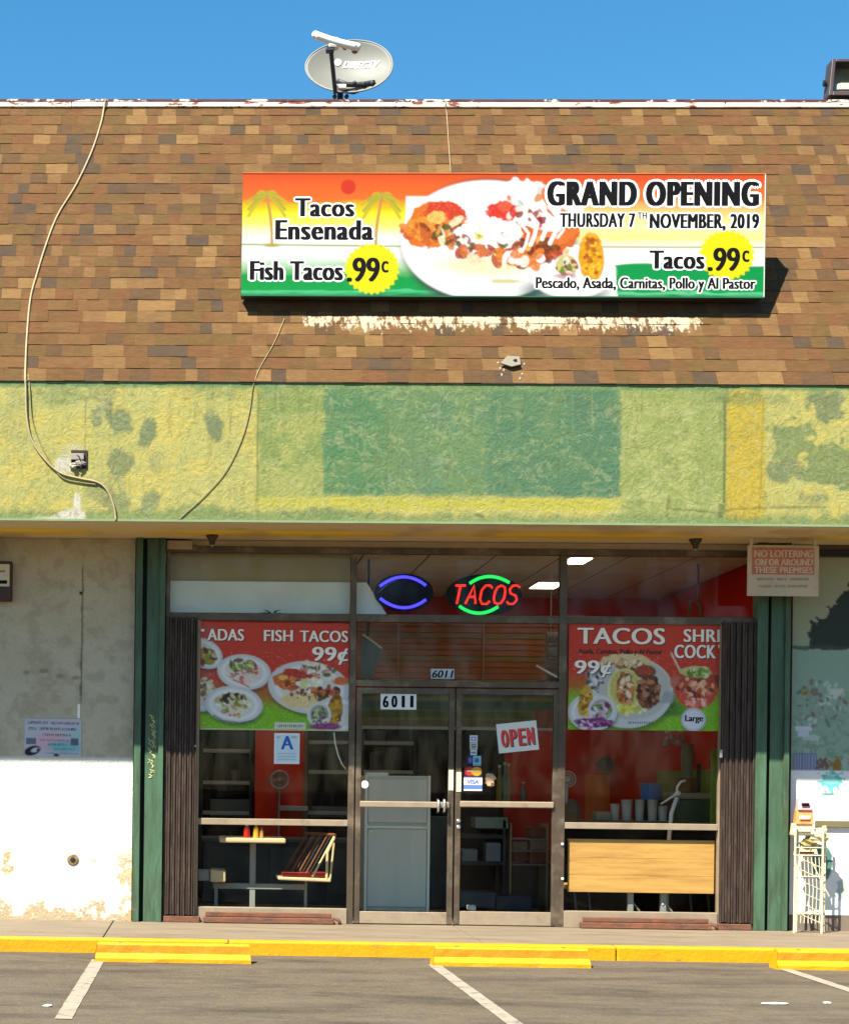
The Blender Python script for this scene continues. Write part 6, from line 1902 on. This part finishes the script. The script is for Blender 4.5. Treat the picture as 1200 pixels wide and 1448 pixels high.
# ================================================================== INSIDE: RIGHT WINDOW
BN = thing('wooden_bench', P(905, 1300, .15), 'honey coloured wooden bench back behind the lower right window', 'bench')
yb_ = .03
r_ = RC(803, 1190, 1009.5, 1263, yb_)
npl = 3
for k in range(npl):
    za = r_[2] + (r_[3] - r_[2]) * k / npl
    zb2 = r_[2] + (r_[3] - r_[2]) * (k + 1) / npl
    bx('plank', (r_[0], r_[1], yb_, yb_ + .028, za + .0006, zb2 - .0006), M_wood, BN, .002)
bx('back_cap', (r_[0] - .004, r_[1] + .004, yb_ - .004, yb_ + .045, r_[3] + .0, r_[3] + .014), M_wood, BN, .003)
bx('seat', (r_[0], r_[1], yb_ + .05, yb_ + .5, r_[2] + .02, r_[2] + .055), M_wood, BN, .004)
for u in (890, 936):
    xx = P(u, 1275, yb_ + .1).x
    bx('leg', (xx - .025, xx + .025, yb_ + .06, yb_ + .11, 0, r_[2] + .019), M_grey, BN, .003)
    MB().tube([(xx, yb_ + .085, r_[2] - .06), (xx + .18, yb_ + .085, .02)], .008, 6).build('brace', M_grey, BN)
p = P(937, 1279, yb_ + .05)
MB().lathe((p.x, yb_ + .058, p.z), [(.010, 0), (.007, .008)], 10, 'y').build('leg_bolt', M_white, BN)
# counter behind the bench with cups
yc = 1.0
zc2 = P(900, 1161, yc).z
C2 = thing('back_counter', (P(890, 1300, yc).x, yc, 0), 'dark counter carrying cups behind the right window', 'counter')
bx('counter_top', (P(800, 1160, yc).x, P(1030, 1160, yc).x, yc, yc + .6, zc2 - .04, zc2), mat('brown_counter', (.12, .07, .04), .4), C2, .005)
bx('counter_front', (P(804, 1160, yc).x, P(1028, 1160, yc).x, yc + .03, yc + .57, 0, zc2 - .041), M_dark, C2)
M_cup = mat('grey_white_cup', (.34, .35, .34), .6, 0, .05)
for i, (u0_, u1_, v_) in enumerate(((864, 877, 1137), (880, 895, 1131), (899, 912, 1131), (917, 931, 1131), (932, 945, 1140))):
    x0_, x1_, z0_, z1_ = RC(u0_, v_, u1_, 1160, yc + .05)
    r = (x1_ - x0_) / 2
    t = thing('cup_stack', ((x0_ + x1_) / 2, yc + .05 + r, zc2), ['leftmost and shortest stack of pale cups on the counter', 'second stack of pale cups from the left on the counter', 'middle stack of pale cups on the counter', 'stack of pale cups standing below the blue tub', 'rightmost stack of pale cups beside the white stand'][i], 'cups', 'stacks of cups on the counter')
    h = z1_ - zc2
    MB().lathe(((x0_ + x1_) / 2, yc + .05 + r, zc2 + .001), [(r * .85, 0), (r, h * .8)], 16).build('cup', M_cup, t)
    for k in range(3):
        MB().lathe(((x0_ + x1_) / 2, yc + .05 + r, zc2 + h * (.80 + .065 * k) + .002), [(r * .97, 0), (r * 1.03, h * .03), (r * 1.03, h * .055)], 16).build('cup_rim', M_cup, t)
tub('plastic_tub', (909, 1108, 940, 1131.5), yc + .30, mat('blue_tub', (.015, .10, .32), .4), 'blue plastic tub behind the stacks of cups', 'tub', taper=1.08)
xt, zt2 = P(925, 1131, yc + .45), P(925, 1131, yc + .30).z
tag(bx('tub_riser', (P(905, 1131, yc + .3).x, P(944, 1131, yc + .3).x, yc + .3, yc + .56, zc2 + .001, zt2 - .001), M_black), 'black riser box holding up the blue tub', 'box')
item('pale_box', (842, 1148, 864, 1160.5), yc + .05, .15, mat('beige_box', (.24, .2, .15)), 'low beige box left of the cup stacks', 'box')
# white bent stand
t = thing('bent_stand', P(945, 1166, .7), 'white bent metal stand with a curled top behind the right window', 'stand')
MB().tube([P(943, 1215, .7), P(949, 1150, .7), P(957, 1128, .7)], .020, 8).build('upright', M_white, t, smooth=True)
MB().tube([P(957, 1122, .7), P(947, 1129, .7), P(934, 1137, .7)], .013, 8, r1=.008).build('side_arm', M_white, t, smooth=True)
MB().tube([P(957, 1122, .7), P(957, 1114, .7), P(962, 1106, .7), P(969, 1104, .7)], .012, 8).build('curled_top', M_white, t, smooth=True)
MB().lump(P(958, 1122, .7), .028, .028, .022, 3, .1, 10).build('joint', M_white, t)
MB().lathe((P(943, 1215, .7).x, .7, 0), [(.14, 0), (.14, .015), (.02, .03), (.02, P(943, 1215, .7).z)], 16).build('base', M_white, t)
# fan, pot, dark speaker, flowers, green boxes
p = P(802, 1102, .8)
FN2 = thing('desk_fan', (p.x, .8, zc2), 'round fan cut off by the left frame of the right window', 'fan')
rf = P(813, 1102, .8).x - p.x
for rr_ in (rf, rf * .66, rf * .33):
    MB().tube([(p.x + math.cos(q) * rr_, .78, p.z + math.sin(q) * rr_) for q in [2 * math.pi * k / 24 for k in range(25)]], .007, 5, caps=False).build('guard_ring', M_grey, FN2, smooth=True)
MB().lathe((p.x, .82, p.z), [(.02, 0), (.03, .04), (.0, .05)], 12, 'y').build('hub', M_grey, FN2)
MB().tube([(p.x, .83, p.z - .02), (p.x, .83, P(802, 1140, .8).z)], .014, 7).build('stand', M_grey, FN2)
MB().lathe((p.x + .05, .86, zc2 - .02), [(.085, 0), (.10, .10), (.08, .17), (.03, .22)], 16).build('motor_base', mat('brown_base', (.10, .065, .04), .5), FN2)
p = P(858, 1081, 3.9)
SP = thing('wall_speaker', (p.x, 3.9, p.z), 'black rounded speaker on the dark red wall behind the right window', 'speaker')
MB().lump((p.x, 3.98, p.z), .10, .10, .09, 2, .04, 12).build('body', M_black, SP, smooth=True)
MB().box(p.x - .03, p.x + .03, 4.0, 4.098, p.z - .03, p.z + .03).build('mount', M_black, SP)
VS = thing('flower_vase', P(970, 1060, 1.9), 'pale vase with pink and white flowers behind the right window', 'vase')
pv = P(972, 1062, 1.9)
MB().lathe((pv.x, 1.9, P(972, 1100, 1.9).z), [(.045, 0), (.06, .1), (.07, .22), (.055, .30), (.065, .34)], 16).build('vase', mat('sage_vase', (.18, .20, .13), .4), VS)
for i in range(16):
    rr = random.Random(i)
    u, v = 938 + rr.random() * 24, 1034 + rr.random() * 20
    MB().lump(P(u, v, 1.85 + rr.random() * .1), .028, .02, .022, i, .35, 7).build('blossom', [mat('pink_petal', (.50, .26, .24), .7), M_offwhite, mat('dusk_petal', (.22, .2, .2))][i % 3], VS)
for i in range(6):
    rr = random.Random(i + 40)
    MB().tube([P(968, 1056, 1.9), P(952 + rr.random() * 24, 1036 + rr.random() * 10, 1.9)], .004, 4).build('stem', mat('stem_green', (.06, .09, .02)), VS)
tag(bx('vase_stand', (P(960, 1100, 1.8).x, P(986, 1100, 1.8).x, 1.8, 2.0, 0, P(972, 1100, 1.9).z - .001), M_wood_dk), 'brown pillar stand under the flower vase', 'stand')
item('green_case', (958, 1131, 1003, 1162), 1.15, .4, mat('grey_green_case', (.06, .10, .05), .4), 'grey green case at the right end of the counter', 'case')
item('case_lid', (955, 1122, 1005, 1130), 1.12, .42, mat('pale_lid', (.22, .24, .2), .4), 'pale flat lid lying on the grey green case', 'lid')
item('menu_stand', (985, 1080, 991, 1121), 1.2, .03, M_black, 'thin black upright on the lid behind the right window', 'stand')
item('lime_panel', (1005, 1060, 1016, 1165), .5, .02, M_lime, 'narrow lime green panel beside the right window frame', 'panel')
cb = thing('floor_chair', P(830, 1300, .9), 'dark metal chair legs under the wooden bench', 'chair')
for u in (812, 832, 975, 1000):
    MB().tube([P(u, 1262, .9), (P(u + 4, 1280, .9).x, .9, 0)], .012, 6).build('leg', M_boxdk, cb)
MB().box(P(808, 1240, .9).x, P(1004, 1240, .9).x, .9, 1.2, P(900, 1262, .9).z, P(900, 1258, .9).z).build('seat', M_boxdk, cb)
# palm sticker top above the left poster
PT = thing('palm_sticker', P(388, 868, YE), 'black palm frond silhouette above the left poster', 'sticker')
for i, (du, dv) in enumerate(((-22, -4), (-16, -9), (-9, -6), (9, -8), (15, -9), (22, -3))):
    a_, b_ = P(385, 872, -.01), P(385 + du * .8, 871 + dv, -.01)
    mid = (a_ + b_) / 2 + Vector((0, 0, .018))
    MB().tube([a_, mid, b_], .009, 6, r1=.002).build('frond', M_black, PT)
# hanging thing behind the right transom
t = thing('hanging_hook', P(983, 880, 1.0), 'dark rod with an olive hook hanging behind the right transom', 'hook')
MB().tube([(P(987, 800, 1.0).x, 1.0, ZC), P(987, 846, 1.0)], .010, 6).build('rod', M_wood_dk, t)
MB().tube([P(975, 868, 1.0), P(976, 850, 1.0), P(984, 848, 1.0), P(991, 860, 1.0), P(990, 872, 1.0)], .016, 7).build('hook', mat('olive_hook', (.12, .08, .02), .5), t, smooth=True)

# ================================================================== RACK in front of the neighbour's window
yq = -0.30
RK = thing('wire_rack', P(1138, 1312, yq), 'cream wire rack standing at the right edge in front of the whitewashed window', 'rack')
M_wire = mat('cream_wire', (.60, .53, .36), .5, .1, .12, 20)
for (u, y_) in ((1118, yq), (1157, yq), (1121, yq + .14), (1160, yq + .14)):
    p = P(u + 6, 1170, y_)
    MB().tube([(p.x, y_, 0), (p.x + .004, y_, P(u, 1168, yq).z)], .010, 7).build('post', M_wire, RK)
for v in (1172, 1199, 1210, 1240, 1292):
    z = P(1138, v, yq).z
    xa, xb = P(1124, 1200, yq).x, P(1163, 1200, yq).x
    MB().tube([(xa, yq, z), (xb, yq, z), (xb + .08, yq + .14, z), (xa + .08, yq + .14, z), (xa, yq, z)], .006, 5).build('shelf_wire', M_wire, RK)
wm = MB()
rr = random.Random(8)
xa, xb = P(1125, 1200, yq).x, P(1162, 1200, yq).x
z0_, z1_ = P(1138, 1306, yq).z, P(1138, 1212, yq).z
for k in range(7):
    x_ = xa + (xb - xa) * (k + .5) / 7
    wm.tube([(x_, yq + .005, z0_), (x_ + .01, yq + .005, z0_ + (z1_ - z0_) * .5), (x_ - .008, yq + .005, z1_)], .004, 5)
for k in range(6):
    z_ = z0_ + (z1_ - z0_) * k / 6
    wm.tube([(xa, yq + .003, z_ + .10), (xb, yq + .003, z_)], .004, 5)
wm.tube([P(1148, 1220, yq), P(1160, 1245, yq), P(1172, 1268, yq)], .006, 5)
wm.build('wire_mesh', M_wire, RK, kind='stuff')
for i, (uv, col, lab, d_) in enumerate((((1127, 1129, 1149, 1146), (.60, .34, .36), 'pink and black printed packet on top of the wire rack', .05), ((1124, 1145, 1150, 1166), (.72, .24, .08), 'orange packet near the top of the wire rack', .04),
        ((1119, 1165, 1150, 1182), (.68, .58, .30), 'pale yellow packet above the shelf of the wire rack', .03), ((1124, 1200, 1156, 1211), (.62, .50, .28), 'cream tray on the shelf of the wire rack', .02))):
    x0_, x1_, za_, zb2 = RC(*uv, yq + .05)
    t = thing('packet', ((x0_ + x1_) / 2, yq + .05, za_), lab, 'packet')
    MB().hexa([(x0_, yq + .03, za_), (x1_, yq + .03, za_), (x1_ - .01, yq + .14, za_), (x0_ + .01, yq + .14, za_), (x0_ + .012, yq + .05, zb2), (x1_ - .008, yq + .05, zb2), (x1_ - .012, yq + .12, zb2), (x0_ + .016, yq + .12, zb2)]).build('wrapper', mat('packet_%s' % ['pink', 'orange', 'yellow', 'cream'][i], col, .5, 0, .25, 25), t, bevel=.008)
    MB().box(x0_ + .03, x1_ - .04, yq + .022, yq + .029, za_ + (zb2 - za_) * .35, za_ + (zb2 - za_) * .6).build('printed_band', [M_ink, mat('cream_band', (.8, .6, .4)), M_offwhite, M_wood_dk][i], t)
for i, (u, v, m_) in enumerate(((1150, 1188, M_wire), (1160, 1182, MATS['packet_yellow']), (1142, 1194, mat('olive_cloth', (.2, .17, .06), .8)))):
    tag(MB().lump(P(u, v, yq + .08), .07, .05, .06, i, .35, 9).build('crumpled_cloth', m_), ['cream crumpled cloth on the shelf of the wire rack', 'yellow crumpled cloth hanging at the right corner of the wire rack', 'olive crumpled cloth low on the shelf of the wire rack'][i], 'cloth')
